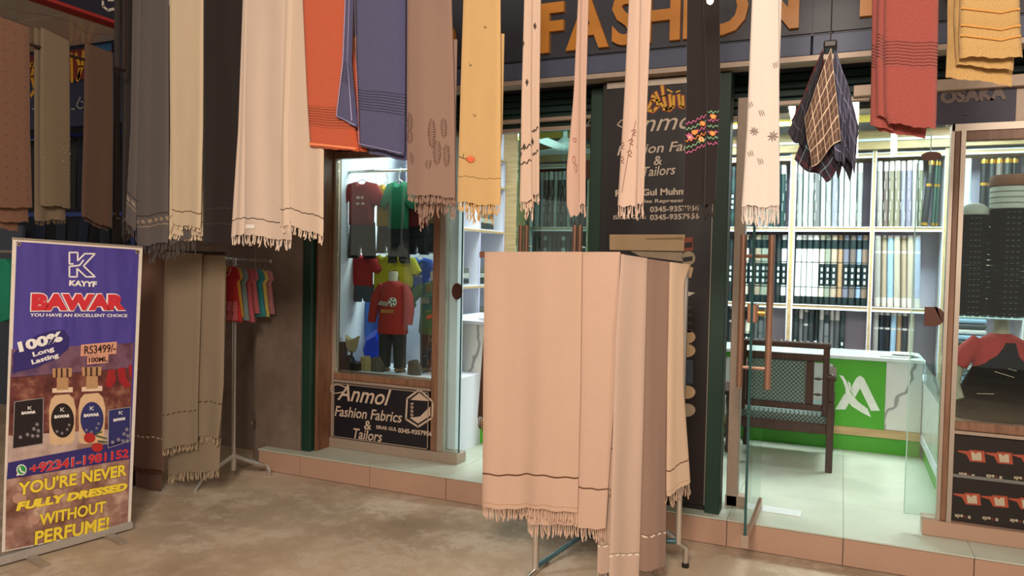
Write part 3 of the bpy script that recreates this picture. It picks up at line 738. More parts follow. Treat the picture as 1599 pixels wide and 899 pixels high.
# counter ---------------------------------------------------------
K = thing('shop_counter', 'marble and lime green shop counter with white glass top, L shaped', 'counter', (-.6, 6.3, .15))
CYF = 6.10
bx('body', (-2.3, .548, CYF+.012, 6.55, .27, .83), M_WHITE, K)
for x0, x1 in ((-2.3, -1.55), (-1.545, -.78), (-.775, -.045)):
    bx('marble_panel', (x0, x1, CYF, CYF+.011, .335, .79), M_MARBLE, K)
bx('green_strip', (-2.3, -.04, CYF-.002, CYF+.011, .792, .832), M_GREEN, K)
gp = bx('green_panel', (-.042, .311, CYF-.006, CYF+.011, .332, .832), M_GREEN, K)
bx('marble_panel', (.313, .548, CYF, CYF+.011, .335, .832), M_MARBLE, K)
bx('wood_strip', (-2.3, .552, CYF-.006, CYF+.012, .272, .333), M_OAK, K)
bx('kickboard', (-2.3, .548, CYF+.03, 6.5, .15, .27), M_GREEN, K)
bx('top', (-2.32, .56, CYF-.03, 6.58, .834, .862), mat('white_glass_top', 'cfd9d6', .12, 0, .02), K, .003)
bx('return_body', (.562, .98, 4.95, 6.58, .27, .70), M_WHITE, K)
for y0, y1 in ((4.95, 5.5), (5.505, 6.09)): bx('marble_panel', (.550, .561, y0, y1, .335, .70), M_MARBLE, K)
bx('wood_strip', (.546, .562, 4.95, 6.09, .272, .333), M_WHITE, K)
bx('kickboard', (.565, .95, 4.95, 6.09, .15, .27), M_GREEN, K)
bx('glass_case', (.552, .556, 4.95, 6.09, .70, .835), M_GLASS, K)
bx('return_top', (.545, 1.0, 4.93, 6.06, .836, .850), M_GLASS, K)
CP = PY(CYF-.006)
lg = [[(1304, 639), (1320, 639), (1326, 629), (1319, 614)],
      [(1310, 585), (1317, 587), (1323, 597), (1328, 612), (1340, 627), (1355, 638), (1360, 651), (1348, 645), (1330, 634), (1321, 622), (1320, 606), (1316, 594)],
      [(1330, 603), (1337, 590), (1343, 586), (1349, 590), (1374, 641), (1360, 641), (1343, 606), (1335, 620), (1330, 612)], [(1324, 594), (1328, 598), (1330, 612), (1326, 606)]]
for i_, q in enumerate(lg): poly_px(K, CP, q, mat('logo_white', 'dfe6dc', .5), .001+.0015*i_, 'logo')
# papers on the counter
for k, (x0, x1, y0, z) in enumerate(((.27, .47, 6.14, .864), (.31, .53, 6.20, .871), (.35, .50, 6.16, .881))):
    b = MB(); b.box(x0, x1, y0, y0+.16, z, z+.009, 0, .002); tag(b.build('catalogue', mat('paper_%d' % k, ['c9cfca', 'dfe2dc', 'b7c2b4'][k], .6), None), ['lowest flat catalogue lying on the counter corner', 'middle flat catalogue on the counter corner', 'topmost small catalogue on the counter corner'][k], 'catalogue', 'catalogues on the counter')

# chair -----------------------------------------------------------
def mat_uph():
    t = NT('diamond_upholstery'); v = t.coord('Object', (1, 1, 1)); sp = t.new('ShaderNodeSeparateXYZ'); t.link(v, sp.inputs[0])
    a = t.math('ADD', sp.outputs[0], sp.outputs[2]); b_ = t.math('SUBTRACT', sp.outputs[0], sp.outputs[2])
    a2 = t.math('PINGPONG', t.math('ADD', a, sp.outputs[1]), .014); b2 = t.math('PINGPONG', t.math('ADD', b_, sp.outputs[1]), .014)
    d = t.math('MINIMUM', a2, b2)
    t.link(t.mix(t.math('LESS_THAN', d, .0032), lin('70827b'), lin('16211f')), t.b.inputs['Base Color']); t.b.inputs['Roughness'].default_value = .8; return t.m
M_UPH = mat_uph()
ch = thing('armchair', 'dark carved wooden armchair with diamond patterned back, seen from behind', 'chair', (-.34, 5.65, .15))
xa, xb, yb, yf = -.64, -.045, 5.39, 5.95
for X in (xa, xb):
    bx('leg', (X-.022, X+.022, yb-.022, yb+.022, .15, .62 if X == xb else .60), M_DKWOOD, ch, .004)
    l = MB(); l.lathe([(.018, 0), (.024, .03), (.016, .06), (.022, .2), (.026, .3), (.018, .36), (.024, .45)], (X, yf, .15), 10); l.build('leg', M_DKWOOD, ch, True)
    a = MB(); a.obox(((X), (yb+yf)/2, .772-.0), (1, 0, 0), (0, 1, 0), (0, 0, 1), .028, .28, .014); a.box(X-.03, X+.03, yb-.03, yb+.03, .765, .795, 0, .008)
    a.build('arm', M_DKWOOD, ch)
    s_ = MB(); s_.lathe([(.014, .60), (.020, .64), (.013, .68), (.018, .72), (.016, .76)], (X, yf-.02, 0), 10); s_.build('arm_post', M_DKWOOD, ch, True)
bp = [(xa+.03), (xb-.035)]
for X in bp: bx('back_post', (X-.02, X+.02, yb+.0, yb+.035, .52, 1.0), M_DKWOOD, ch, .004)
bx('leg_extension', (xb-.018, xb+.018, yb-.018, yb+.018, .62, .768), M_DKWOOD, ch, .003); bx('leg_extension', (xa-.018, xa+.018, yb-.018, yb+.018, .60, .768), M_DKWOOD, ch, .003)
bx('top_rail', (bp[0]-.03, bp[1]+.025, yb-.005, yb+.04, .965, 1.005), M_DKWOOD, ch, .008)
c_ = MB()
for k in range(12): c_.lathe([(.001, -.012), (.013, 0), (.001, .012)], (bp[0]+.03+k*.042, yb+.018, 1.005), 8)
c_.build('carving', M_DKWOOD, ch, True)
bx('back_rail', (bp[0]+.021, bp[1]-.021, yb, yb+.03, .88, .925), M_DKWOOD, ch, .004)
bx('back_rail', (bp[0]+.021, bp[1]-.021, yb, yb+.03, .548, .592), M_DKWOOD, ch, .004)
bx('back_stile', (bp[1]-.125, bp[1]-.075, yb, yb+.03, .593, .879), M_DKWOOD, ch, .004); bx('back_stile', (bp[0]+.03, bp[0]+.06, yb, yb+.03, .593, .879), M_DKWOOD, ch, .004)
bx('back_cushion', (bp[0]+.062, bp[1]-.127, yb+.004, yb+.03, .595, .878), M_UPH, ch, .006)
for z in (.66, .765):
    t_ = MB(); t_.loft([((bp[1]-.074, yb+.015, z), (0, .004, 0), (0, 0, .004)), ((bp[1]-.048, yb+.015, z), (0, .012, 0), (0, 0, .012)), ((bp[1]-.021, yb+.015, z), (0, .004, 0), (0, 0, .004))], n=8); t_.build('spindle', M_DKWOOD, ch, True)
bx('seat_rail', (xa+.023, xb-.023, yb-.012, yb+.02, .40, .465), M_DKWOOD, ch, .004); bx('seat_rail', (xa+.023, xb-.023, yf-.02, yf+.012, .40, .465), M_DKWOOD, ch, .004)
bx('seat_cushion', (xa+.02, xb-.02, yb+.022, yf-.022, .43, .535), M_UPH, ch, .02)
for X in (xa, xb): bx('side_rail', (X-.014, X+.014, yb+.023, yf-.027, .40, .455), M_DKWOOD, ch, .003)
for X in (xa, xb):
    f = MB(); f.lathe([(.008, 0), (.018, .015), (.010, .035), (.016, .055), (.003, .085)], (X, yb, .795), 10) if X == xa else f.lathe([(.008, -.002), (.016, .004), (.004, .012)], (X, yb, .795), 8)
    f.build('finial', M_DKWOOD, ch, True)
st = thing('side_stool', 'small dark wooden stool with turned legs left of the armchair', 'stool', (-.9, 5.8, .15))
bx('top', (-1.12, -.70, 5.6, 6.0, .57, .61), M_DKWOOD, st, .008)
for X in (-1.09, -.73):
    for Y in (5.63, 5.97):
        l = MB(); l.lathe([(.016, 0), (.024, .03), (.014, .07), (.022, .18), (.014, .3), (.024, .38), (.018, .42)], (X, Y, .15), 10); l.build('leg', M_DKWOOD, st, True)
for Y in (5.63, 5.97): bx('stretcher', (-1.07, -.75, Y-.01, Y+.01, .26, .285), M_DKWOOD, st)

# left side shelving, column, cabinet ---------------------------------
LS = thing('side_shelving', 'white open shelving with boxes on the left side of the shop', 'shelves', (-3.1, 6.0, .15))
for y in (5.35, 5.92, 6.42): bx('upright', (-3.3, -2.92, y-.012, y+.012, .15, 2.45), M_WHITE, LS); bx('upright_edge', (-2.92, -2.912, y-.012, y+.012, .15, 2.45), M_LAV, LS)
for z in (.6, .95, 1.30, 1.79, 2.2, 2.45):
    bx('shelf', (-3.3, -2.915, 5.362, 6.41, z-.03, z), M_WHITE, LS); bx('shelf_edge', (-2.914, -2.906, 5.35, 6.42, z-.03, z-.012), M_OAK, LS)
bx('back_panel', (-3.32, -3.30, 5.34, 6.43, .15, 2.45), M_LAV, LS)
bx('oak_column', (-2.96, -2.78, 6.44, 6.62, .15, 2.8), M_OAK, LS)
bx('column_edge', (-2.965, -2.935, 6.425, 6.439, .15, 2.8), M_WHITE, LS)
kk = 0
for (y, z) in ((5.5, 1.31), (5.72, 1.31), (6.05, 1.31), (6.25, 1.31), (5.55, .96), (6.1, .96), (6.05, 1.80), (6.2, 1.80), (5.6, 1.8)):
    for j in range(3):
        b = MB(); b.box(-3.2, -2.95, y-.075, y+.075, z+j*.047, z+j*.047+.042, 0, .004)
        tag(b.build('garment_box', mat('box_%d' % (kk % 3), ['2f3836', 'a7aca0', '5d625c'][kk % 3], .5), None), '%s box %s, %s stack on the white side shelving' % (['dark', 'pale', 'grey'][kk % 3], ['at the bottom', 'in the middle', 'on top'][j], ORD[kk//3]), 'box', 'boxed garments on the side shelving'); kk += 1
CB = thing('side_cabinet', 'white marble faced cabinet with green foot behind the display window', 'cabinet', (-2.6, 5.4, .15))
bx('body', (-2.86, -2.305, 5.02, 5.86, .33, 1.03), M_MARBLE, CB, .004)
bx('wood_strip', (-2.865, -2.30, 5.015, 5.87, .265, .329), M_OAK, CB); bx('kickboard', (-2.85, -2.31, 5.02, 5.85, .15, .264), M_GREEN, CB)
bx('top', (-2.88, -2.29, 5.0, 5.88, 1.031, 1.06), M_WHITE, CB, .003)
mcn = thing('sewing_machine', 'white domed machine with chrome knob on the side cabinet', 'machine', (-2.5, 5.2, 1.06))
m = MB(); m.lathe([(.10, 0), (.10, .02), (.06, .05), (.02, .08), (.012, .13)], (-2.42, 5.14, 1.06), 14); m.build('body', M_WHITE, mcn, True)
m = MB(); m.lathe([(.004, .13), (.018, .145), (.004, .16)], (-2.42, 5.14, 1.06), 8); m.build('knob', M_CHROME, mcn, True)
fg = thing('table_flag', 'small drooping green flag on a thin pole on the side cabinet', 'flag', (-2.37, 5.3, 1.06))
m = MB(); m.tube([(-2.40, 5.32, 1.06), (-2.40, 5.32, 1.42)], .006, 6); m.build('pole', M_CHROME, fg)
m = MB(); m.slab([(0, 0), (.03, -.05), (.055, -.13), (.075, -.22), (.0, -.245), (-.03, -.2), (-.01, -.1)], ((-2.40, 5.30, 1.40), (.8, .6, 0), (0, 0, 1), (.6, -.8, 0)), .02, inset=.4, bulge=.02); m.build('cloth', mat('flag_green', '14502f', .8), fg, True)

# ceiling: panel lights and fan ------------------------------------------
M_LED = mat('led_panel', 'ffffff', .5, 0, 0, emit='eafffb', es=7.0)
for i, (lx, ly) in enumerate(((-2.7, 5.2), (-.75, 6.3), (.75, 6.2))):
    t_ = thing('ceiling_light', ['square ceiling light above the left doorway', 'bright square ceiling light above the open glass door', 'square ceiling light above the right display window'][i], 'ceiling light', (lx, ly, 2.75))
    bx('frame', (lx-.31, lx+.31, ly-.31, ly+.31, 2.765, 2.80), M_WHITE, t_); bx('diffuser', (lx-.29, lx+.29, ly-.29, ly+.29, 2.755, 2.7649), M_LED, t_)
fx, fy = at(883, 200, 6.2)[0], 6.2
fan = thing('ceiling_fan', 'white ceiling fan with short downrod seen through the left doorway', 'ceiling fan', (fx, fy, 2.5))
m = MB(); m.lathe([(.075, .80), (.075, .77), (.055, .70), (.02, .68), (.018, .60), (.03, .59), (.055, .57), (.095, .54), (.10, .50), (.07, .475), (.02, .465)], (fx, fy, 2.0), 18); m.build('motor', mat('fan_white', 'd5dadb', .3), fan, True)
for k in range(3):
    a = k*2*PI/3+.5; d = Vector((math.cos(a), math.sin(a), 0)); q = Vector((-math.sin(a), math.cos(a), 0)); c0 = Vector((fx, fy, 2.495))
    m = MB(); m.obox(tuple(c0+d*.31), tuple(d), tuple((q+Vector((0, 0, .15))).normalized()), (0, 0, 1), .22, .055, .003); m.build('blade', MATS['fan_white'], fan)
# ================================================================ HANGING CLOTH
def interp(poly, t):
    """poly: [(a,b)...] top to bottom; t = fraction of vertical drop"""
    b0, b1 = poly[0][1], poly[-1][1]; target = b0+(b1-b0)*t
    for i in range(len(poly)-1):
        p, q = poly[i], poly[i+1]
        if (p[1] >= target >= q[1]) or i == len(poly)-2:
            k = (p[1]-target)/max(1e-6, p[1]-q[1]); k = min(1.0, max(0, k)) if i < len(poly)-2 else k
            return np.array([p[0]+(q[0]-p[0])*k, target])
    return np.array(poly[-1])
class Panel:
    def __init__(s, pl, L, R, amp=.010, nf=2.5, seed=0, off=0.0, thick=.014, top=None, cols=26, rows=26, round_top=.0, hemw=.004, flare=.0):
        s.pl = pl; s.L = [pl.ab(*p) for p in L]; s.R = [pl.ab(*p) for p in R]; s.off = off; s.thick = thick
        if top is not None:
            s.L = [np.array([s.L[0][0], top])]+s.L; s.R = [np.array([s.R[0][0], top])]+s.R
        s.amp, s.nf = amp*.75, nf*.6; r = random.Random(seed); s.ph = [r.uniform(0, 6.28) for _ in range(6)]
        s.cols, s.rows = cols, rows; s.hemw = hemw; s.rt = round_top
        s.Wd = abs(s.R[-1][0]-s.L[-1][0]); s.H = s.L[0][1]-s.L[-1][1]
    def disp(s, u, t):
        p = s.ph
        a = math.sin(2*PI*s.nf*u+p[0]+.8*math.sin(2.2*t+p[1])) + .22*math.sin(2*PI*2.3*s.nf*u+p[2]+1.6*t) + .10*math.sin(17*t+p[3])*math.sin(9*u+p[5]) + .5*math.sin(3.3*t+p[4])*math.sin(PI*u)
        return s.amp*(.25+.75*t)*a
    def ab(s, u, t):
        l, r = interp(s.L, t), interp(s.R, t); q = l+(r-l)*u
        q = q+np.array([0, s.hemw*math.sin(2*PI*1.5*u+s.ph[3])*t*t+s.hemw*.5*math.sin(2*PI*5*u+s.ph[5])*t*t]); return q
    def pos(s, u, t, extra=0.0): return s.pl.w(s.ab(u, t), s.off+s.disp(u, t)+extra)
    def mesh(s, mb, m=0, back_short=.03):
        nc, nr = s.cols, s.rows; b = len(mb.v); uvs = {}
        W_ = max(s.Wd, abs(s.R[0][0]-s.L[0][0]))
        seq = [(i/nr, 0) for i in range(nr+1)]
        for k, (t, side) in enumerate(seq):
            for j in range(nc+1):
                u = j/nc; rd = s.rt*0
                edge = min(u, 1-u); e = -s.thick*.35*max(0, 1-edge*nc/1.5)
                mb.v.append(tuple(s.pos(u, t, e))); uvs[b+k*(nc+1)+j] = (u*W_, (1-t)*s.H)
        b2 = len(mb.v)
        for k in range(nr+1):
            t = (nr-k)/nr; tt = t*(1-back_short/max(.1, s.H))
            for j in range(nc+1):
                u = j/nc; edge = min(u, 1-u); e = -s.thick+s.thick*.35*max(0, 1-edge*nc/1.5)
                mb.v.append(tuple(s.pos(u, tt, e))); uvs[b2+k*(nc+1)+j] = (u*W_, (1-tt)*s.H)
        nn = nc+1
        def q(a_, b_, c_, d_): mb.face((a_, b_, c_, d_), m, [uvs[a_], uvs[b_], uvs[c_], uvs[d_]])
        for k in range(nr):
            for j in range(nc):
                q(b+k*nn+j, b+k*nn+j+1, b+(k+1)*nn+j+1, b+(k+1)*nn+j)
                q(b2+k*nn+j, b2+k*nn+j+1, b2+(k+1)*nn+j+1, b2+(k+1)*nn+j)
        for j in range(nc):
            q(b+nr*nn+j, b+nr*nn+j+1, b2+j+1, b2+j); q(b+j, b+j+1, b2+nr*nn+j+1, b2+nr*nn+j)
        for k in range(nr):
            f0, f1 = b+k*nn, b+(k+1)*nn; g0, g1 = b2+(nr-k)*nn, b2+(nr-k-1)*nn
            q(f0, f1, g1, g0); q(f0+nc, f1+nc, g1+nc, g0+nc)
    def fringe(s, mb, length=.05, step=.009, seed=1, m=0, rad=.0027):
        r = random.Random(seed); n = max(4, int(s.Wd/step))
        for i in range(n):
            u = (i+.5)/n+r.uniform(-.1, .1)/n; p = s.pos(min(1, max(0, u)), 1.0, -s.thick*r.uniform(0, .9)); L = length*r.uniform(.7, 1.15)
            a = r.uniform(-.35, .35)*L*r.random(); c_ = r.uniform(-.3, .3)*L; U, N = s.pl.u, s.pl.n
            q0 = p+np.array([0, 0, .004]); q1 = p+U*a*.3+N*c_*.3-s.pl.v*L*.45; q2 = p+U*a+N*c_-s.pl.v*L
            b = len(mb.v)
            qk = p+(q1-p)*.35; qm = q1+(q2-q1)*.55+U*r.uniform(-.004, .004)
            for qq, rr in ((q0, rad*.75), (qk, rad*.8), (q1, rad*1.0), (qm, rad*1.6), (q2, rad*.9)):
                for k in range(3):
                    t = 2*PI*k/3; mb.v.append(tuple(qq+U*math.cos(t)*rr+N*math.sin(t)*rr))
            for h in range(4):
                for k in range(3):
                    k2 = (k+1) % 3; mb.face((b+h*3+k, b+h*3+k2, b+h*3+3+k2, b+h*3+3+k), m)
            mb.face((b+12, b+13, b+14), m)
    def find(s, x, y):
        a, bb = s.pl.ab(x, y); lo, hi = 0.0, 1.2
        t = (s.L[0][1]-bb)/(s.L[0][1]-s.L[-1][1])
        for _ in range(4):
            l, r_ = interp(s.L, t), interp(s.R, t); u = (a-l[0])/(r_[0]-l[0]) if abs(r_[0]-l[0]) > 1e-6 else .5
            q = l+(r_-l)*u; t += (q[1]-bb)/(s.L[0][1]-s.L[-1][1])
        return u, t
    def surf(s, x, y, e=.003):
        u, t = s.find(x, y); u = min(.985, max(.015, u)); t = min(.995, max(.0, t)); return s.pos(u, t, e)
    def motif(s, mb, pts, m=0, e=.003, th=.0015):
        P = [s.surf(x, y, e) for x, y in pts]; c = sum(P)/len(P); k = len(P); b = len(mb.v)
        mb.v += [tuple(p) for p in P]+[tuple(c+s.pl.n*.0015)]
        for i in range(k): mb.face((b+i, b+(i+1) % k, b+k), m)
    def line(s, mb, pts, w_, m=0, e=.003):
        for i in range(len(pts)-1):
            (x0, y0), (x1, y1) = pts[i], pts[i+1]; L = math.hypot(x1-x0, y1-y0); nx, ny = -(y1-y0)/L*w_/2, (x1-x0)/L*w_/2
            s.motif(mb, [(x0+nx, y0+ny), (x1+nx, y1+ny), (x1-nx, y1-ny), (x0-nx, y0-ny)], m, e)
RAIL_Z = 3.06
def cloth(name, label, cat, pl, panels, material, fr_mat=None, fr=.05, group='cloths on the front rail', step=.009, hook=None, tg=None):
    """panels: dict kw list. returns (thing, [Panel])"""
    mb = MB(); fb = MB(); P = []
    for i, kw in enumerate(panels):
        kw = dict(kw); frl = kw.pop('fr', fr); p = Panel(kw.pop('pl', pl), seed=hash_s(label)+i*7, **kw); P.append(p); p.mesh(mb)
        if frl: p.fringe(fb, frl, step, seed=i+3)
    o_ = tuple(P[0].pos(.5, 1.0))
    t = thing(name, label, cat, o_, group)
    mb.build('cloth', material, t, True, 60)
    if fb.v:
        f = fb.build('fringe', fr_mat or material, t, False); f['kind'] = 'stuff'
    return t, P
def hash_s(s): return sum((i+1)*ord(c) for i, c in enumerate(s)) % 9973

HP = PY(3.0)
BEI = 'd2b193'
def shawl(label, colr, panels, stripes=(), pl=HP, frc=None, **k):
    m = mat_cloth('cloth_'+str(hash_s(label)), colr, stripes, **{a: k.pop(a) for a in ('flecks', 'rib', 'terry', 'rough', 'weave') if a in k})
    fm = mat('fringe_'+(frc or colr), frc or colr, .95, 0, .12, 200, spec=.1)
    return cloth(k.pop('name', 'hanging_shawl'), label, k.pop('cat', 'shawl'), pl, panels, m, fm, **k)
GR = 'shawls hanging from the front rail'
T = RAIL_Z
shawl('narrow near-black shawl hanging left of the dark grey shawl', '2b2320', [
    dict(L=[(179, 0), (182, 200), (181, 372)], R=[(206, 0), (204, 200), (200, 360)], top=T, off=-.03, amp=.006, nf=2),
    dict(L=[(178, 0), (177, 200), (176, 355)], R=[(186, 0), (185, 200), (184, 366)], top=T, amp=.004, cols=10)], [(.09, .003, '8a6a4a', 0)], group=GR, fr=.03, frc='3a2c22')
shawl('dark slate grey shawl with patterned band, left of the cream shawl', '5a5350', [
    dict(L=[(209, 0), (206, 200), (198, 345)], R=[(222, 0), (217, 200), (213, 360)], top=T, off=.012, amp=.004, cols=10, fr=.055),
    dict(L=[(214, 0), (211, 250), (213, 385)], R=[(262, 0), (262, 250), (297, 368)][:2]+[(261, 378)], top=T, amp=.007),
    dict(L=[(232, 200), (226, 390)], R=[(262, 200), (297, 370)], top=T-.2, amp=.006, off=-.03, fr=.075)], [(.135, .010, '8d7a68', 22), (.165, .003, '2c2523', 0), (.105, .003, '8d7a68', 0)], group=GR, frc='4c4643')
shawl('cream shawl with thin brown line and short fringe, left of the black one', 'cab698', [
    dict(L=[(262, 0), (261, 200), (258, 367)], R=[(266, 0), (266, 200), (268, 350)], top=T, amp=.003, cols=8, off=-.015),
    dict(L=[(264, 0), (264, 200), (266, 350)], R=[(317, 0), (317, 200), (314, 355)], top=T, amp=.012, nf=1.2, fr=.02),
    dict(L=[(262, 200), (259, 366)], R=[(316, 200), (315, 369)], top=2.4, amp=.006, off=-.025, fr=.025)], [(.075, .003, '6b4a2c', 0)], group=GR)
shawl('plain black shawl with faint lines between two pale shawls', '241c19', [
    dict(L=[(317, 0), (316, 200), (315, 378)], R=[(379, 0), (378, 200), (372, 380)], top=T, amp=.007, nf=1.6, fr=.02)], [(.10, .0012, '4a3a30', 0), (.18, .0012, '43342b', 0)], group=GR, frc='2b211c')
t_, P_ = shawl('beige shawl with brown line and small white tag above its fringe', 'ccb7a5', [
    dict(L=[(379, 0), (372, 200), (361, 370)], R=[(388, 0), (384, 200), (381, 365)], top=T, amp=.004, cols=10, off=.004),
    dict(L=[(383, 0), (381, 200), (382, 366)], R=[(447, 0), (442, 200), (455, 376)], top=T, amp=.011, nf=1.6)], [(.085, .0025, '3c2b20', 0)], group=GR)
m = MB(); P_[1].motif(m, [(386, 350), (400, 352), (400, 358), (386, 356)], 0, .006); m.build('tag', mat('paper_tag', 'e8e2d8', .6), t_)
shawl('pale peach shawl with brown line, just left of the orange towel', 'd0b9a3', [
    dict(L=[(444, 0), (439, 200), (437, 355)], R=[(456, 0), (449, 200), (452, 352)], top=T, amp=.004, cols=10, off=.003, fr=.03),
    dict(L=[(448, 0), (444, 160), (450, 352)], R=[(500, 0), (506, 160), (505, 368)], top=T, amp=.010, nf=1.3, fr=.04)], [(.085, .0028, '5a4232', 0)], group=GR)
# towels
def towel(label, colr, panels, rib, edge=None):
    return shawl(label, colr, panels, (), name='hanging_towel', cat='towel', fr=0, group='towels on the front rail', terry=True, rib=rib)
t_, P_ = towel('bright orange terry towel hanging left of the blue towel', 'e2663a', [
    dict(L=[(475, 0), (482, 150), (487, 230)], R=[(548, 0), (545, 150), (562, 237)], top=T, amp=.005, nf=.8, thick=.03, off=.02, hemw=.002),
    dict(L=[(483, 60), (490, 229)], R=[(545, 60), (568, 236)], top=T-.1, amp=.004, nf=.8, thick=.03, off=-.02, hemw=.002)], (.10, .20, .0125))
m = MB(); P_[0].line(m, [(487.5, 226), (562, 233)], 3.5, 0, .004); m.build('hem', mat('orange_hem', 'e88a5a', .9), t_)
t_, P_ = towel('blue violet terry towel with ribbed band and pale piping', '5d5c84', [
    dict(L=[(545, 0), (541, 100), (531, 184)], R=[(556, 0), (553, 100), (562, 200)], top=T, amp=.003, cols=10, thick=.02, off=.03, hemw=.002),
    dict(L=[(557, 0), (559, 110), (563, 228)], R=[(634, 0), (634, 110), (633, 243)], top=T, amp=.006, nf=.9, thick=.03, off=.02, hemw=.002),
    dict(L=[(560, 60), (571, 238)], R=[(634, 60), (634, 251)], top=T-.1, amp=.004, nf=.9, thick=.025, off=-.018, hemw=.002)], (.17, .27, .0125))
m = MB(); P_[1].line(m, [(557.5, 2), (559.5, 110), (563.5, 226)], 2.2, 0, .004); P_[1].line(m, [(563.5, 226.5), (632, 241)], 2.5, 0, .004); P_[0].line(m, [(531.5, 183), (561, 198)], 2.5, 0, .004)
P_[0].line(m, [(546, 2), (542, 100), (532, 183)], 2, 0, .004); P_[0].line(m, [(552, 2), (549, 100), (556, 190)], 1.5, 0, .004); m.build('piping', mat('blue_piping', '9a95b8', .9), t_)
t_, P_ = shawl('dusty brown shawl with raised floral embroidery, right of the blue towel', '8d7264', [
    dict(L=[(635, 0), (634, 150), (634, 303)], R=[(704, 0), (708, 150), (709, 308)], top=T, amp=.007, nf=1.8, fr=.035),
    dict(L=[(636, 180), (641, 315)], R=[(706, 180), (707, 320)], top=2.5, amp=.006, off=-.03, fr=.055),
    dict(L=[(638, 200), (645, 350)], R=[(660, 200), (662, 330)], top=2.4, amp=.004, off=-.05, cols=10, fr=.03)], (), group=GR)
m = MB()
for (cx_, cy_, rx, ry) in ((640, 192, 5, 14), (675, 210, 7, 22), (693, 200, 6, 14), (640, 215, 6, 9), (683, 240, 8, 18), (697, 243, 6, 16), (643, 248, 4, 8), (670, 258, 6, 6)):
    r9 = random.Random(int(cx_*7+cy_)); n9 = int(ry*1.1)
    for k9 in range(n9):
        a9 = -1+2*(k9+.5)/n9; w9 = rx*math.sqrt(max(.05, 1-a9*a9)); sgn = 1 if k9 % 2 else -1; x9 = cx_+sgn*w9*.6; y9 = cy_+a9*ry
        P_[0].line(m, [(cx_+sgn*.5, y9+2), (x9, y9), (x9+sgn*r9.uniform(.5, 2), y9-2.2), (x9-sgn*1.5, y9-2.5)], .7, 0, .003)
m.build('embroidery', mat('brown_thread', '735546', .85), t_)['kind'] = 'stuff'
t_, P_ = shawl('mustard yellow shawl with small orange flower embroidered near its left edge', 'c6a26e', [
    dict(L=[(722, 0), (717, 150), (712, 315)], R=[(781, 0), (782, 150), (782, 322)], top=T, amp=.011, nf=1.1, fr=.045),
    dict(L=[(722, 200), (724, 322)], R=[(780, 200), (768, 322)], top=2.5, amp=.006, off=-.025, fr=.07)], [(.115, .0016, '7a5a2c', 0)], group=GR)
m = MB()
for k in range(9):
    a = k*.7; P_[0].motif(m, [(735+9*math.cos(a), 249+6.5*math.sin(a)), (735+4.5*math.cos(a+.35), 249+3.6*math.sin(a+.35)), (735, 249), (735+4.5*math.cos(a-.35), 249+3.6*math.sin(a-.35))], 0, .007)
P_[0].line(m, [(714, 243), (722, 247), (730, 249)], 1.2, 1, .003); P_[0].line(m, [(722, 247), (723, 240)], 1.6, 1, .003)
for (x, y) in ((758, 43), (734, 102), (741, 181), (714, 211)): P_[0].line(m, [(x-2, y-3), (x, y+1), (x+2, y-2)], 1.2, 1, .003)
m.build('embroidery', [mat('coral_thread', 'e0683c', .7), mat('olive_thread', '7d6a3c', .7)], t_)['kind'] = 'stuff'
t_, P_ = shawl('narrow beige shawl with dark zigzag embroidery, first of three thin ones', 'c9ad98', [
    dict(L=[(818, 0), (814, 150), (811, 317)], R=[(831, 0), (829, 150), (831, 312)], top=T, amp=.007, nf=.6, cols=12, fr=.045, off=.0),
    dict(L=[(832, 0), (830, 150), (831, 305)], R=[(845, 0), (843, 150), (843, 304)], top=T, amp=.006, nf=.6, cols=12, off=.012, fr=.035),
    dict(L=[(820, 100), (814, 322)], R=[(838, 100), (830, 325)], top=2.6, amp=.005, cols=10, off=-.02, fr=.05)], (), group=GR)
m = MB()
for i, pn, xs, y0 in ((0, P_[0], (812, 830), 233), (0, P_[0], (812, 830), 257), (1, P_[1], (832, 843), 207), (1, P_[1], (832, 843), 243)):
    n = 5; pts = [(xs[0]+(xs[1]-xs[0])*k/n, y0-(k*1.5)+(2 if k % 2 else -2)) for k in range(n+1)]; pn.line(m, pts, 1.6, 0, .003)
for (pn, x, y) in ((P_[0], 819, 229), (P_[0], 813, 240), (P_[1], 833, 222), (P_[0], 817, 68), (P_[1], 837, 42), (P_[0], 823, 128)): pn.motif(m, [(x-2.5, y), (x, y-6), (x+2.5, y), (x, y+6)], 0, .003)
m.build('embroidery', mat('dark_thread', '3d2d20', .7), t_)['kind'] = 'stuff'
t_, P_ = shawl('narrow tan shawl with faint red prints, second of three thin ones', 'c09f8d', [
    dict(L=[(902, 0), (895, 150), (884, 265), (884, 320), (890, 338)], R=[(914, 0), (909, 150), (908, 265), (907, 322), (903, 336)], top=T, amp=.006, nf=.8, cols=14, fr=.0),
    dict(L=[(908, 0), (906, 150), (905, 318)], R=[(920, 0), (916, 150), (915, 320)], top=T, amp=.004, nf=.7, cols=8, off=.014, fr=.045)], (), group=GR)
m = MB()
for (x, y, w_) in ((908, 185, 0), (897, 219, 0), (896, 250, 1), (899, 262, 1), (908, 236, 0), (912, 200, 0)):
    pts = ell(x, y, 2.2, 3.2 if not w_ else 6, 8); P_[0].line(m, pts+[pts[0]], .8, 0, .003)
m.build('embroidery', mat('faded_red_thread', '9c5a48', .8), t_)['kind'] = 'stuff'
t_, P_ = shawl('wider beige shawl with faded lettering prints, third of three thin ones', 'caae9b', [
    dict(L=[(981, 0), (974, 150), (964, 322)], R=[(1008, 0), (1005, 150), (992, 322)], top=T, amp=.009, nf=1.0, cols=20, fr=.05),
    dict(L=[(1000, 0), (997, 150), (994, 320)], R=[(1018, 0), (1012, 150), (1006, 318)], top=T, amp=.006, nf=.9, cols=12, off=.013, fr=.05)], (), group=GR)
m = MB()
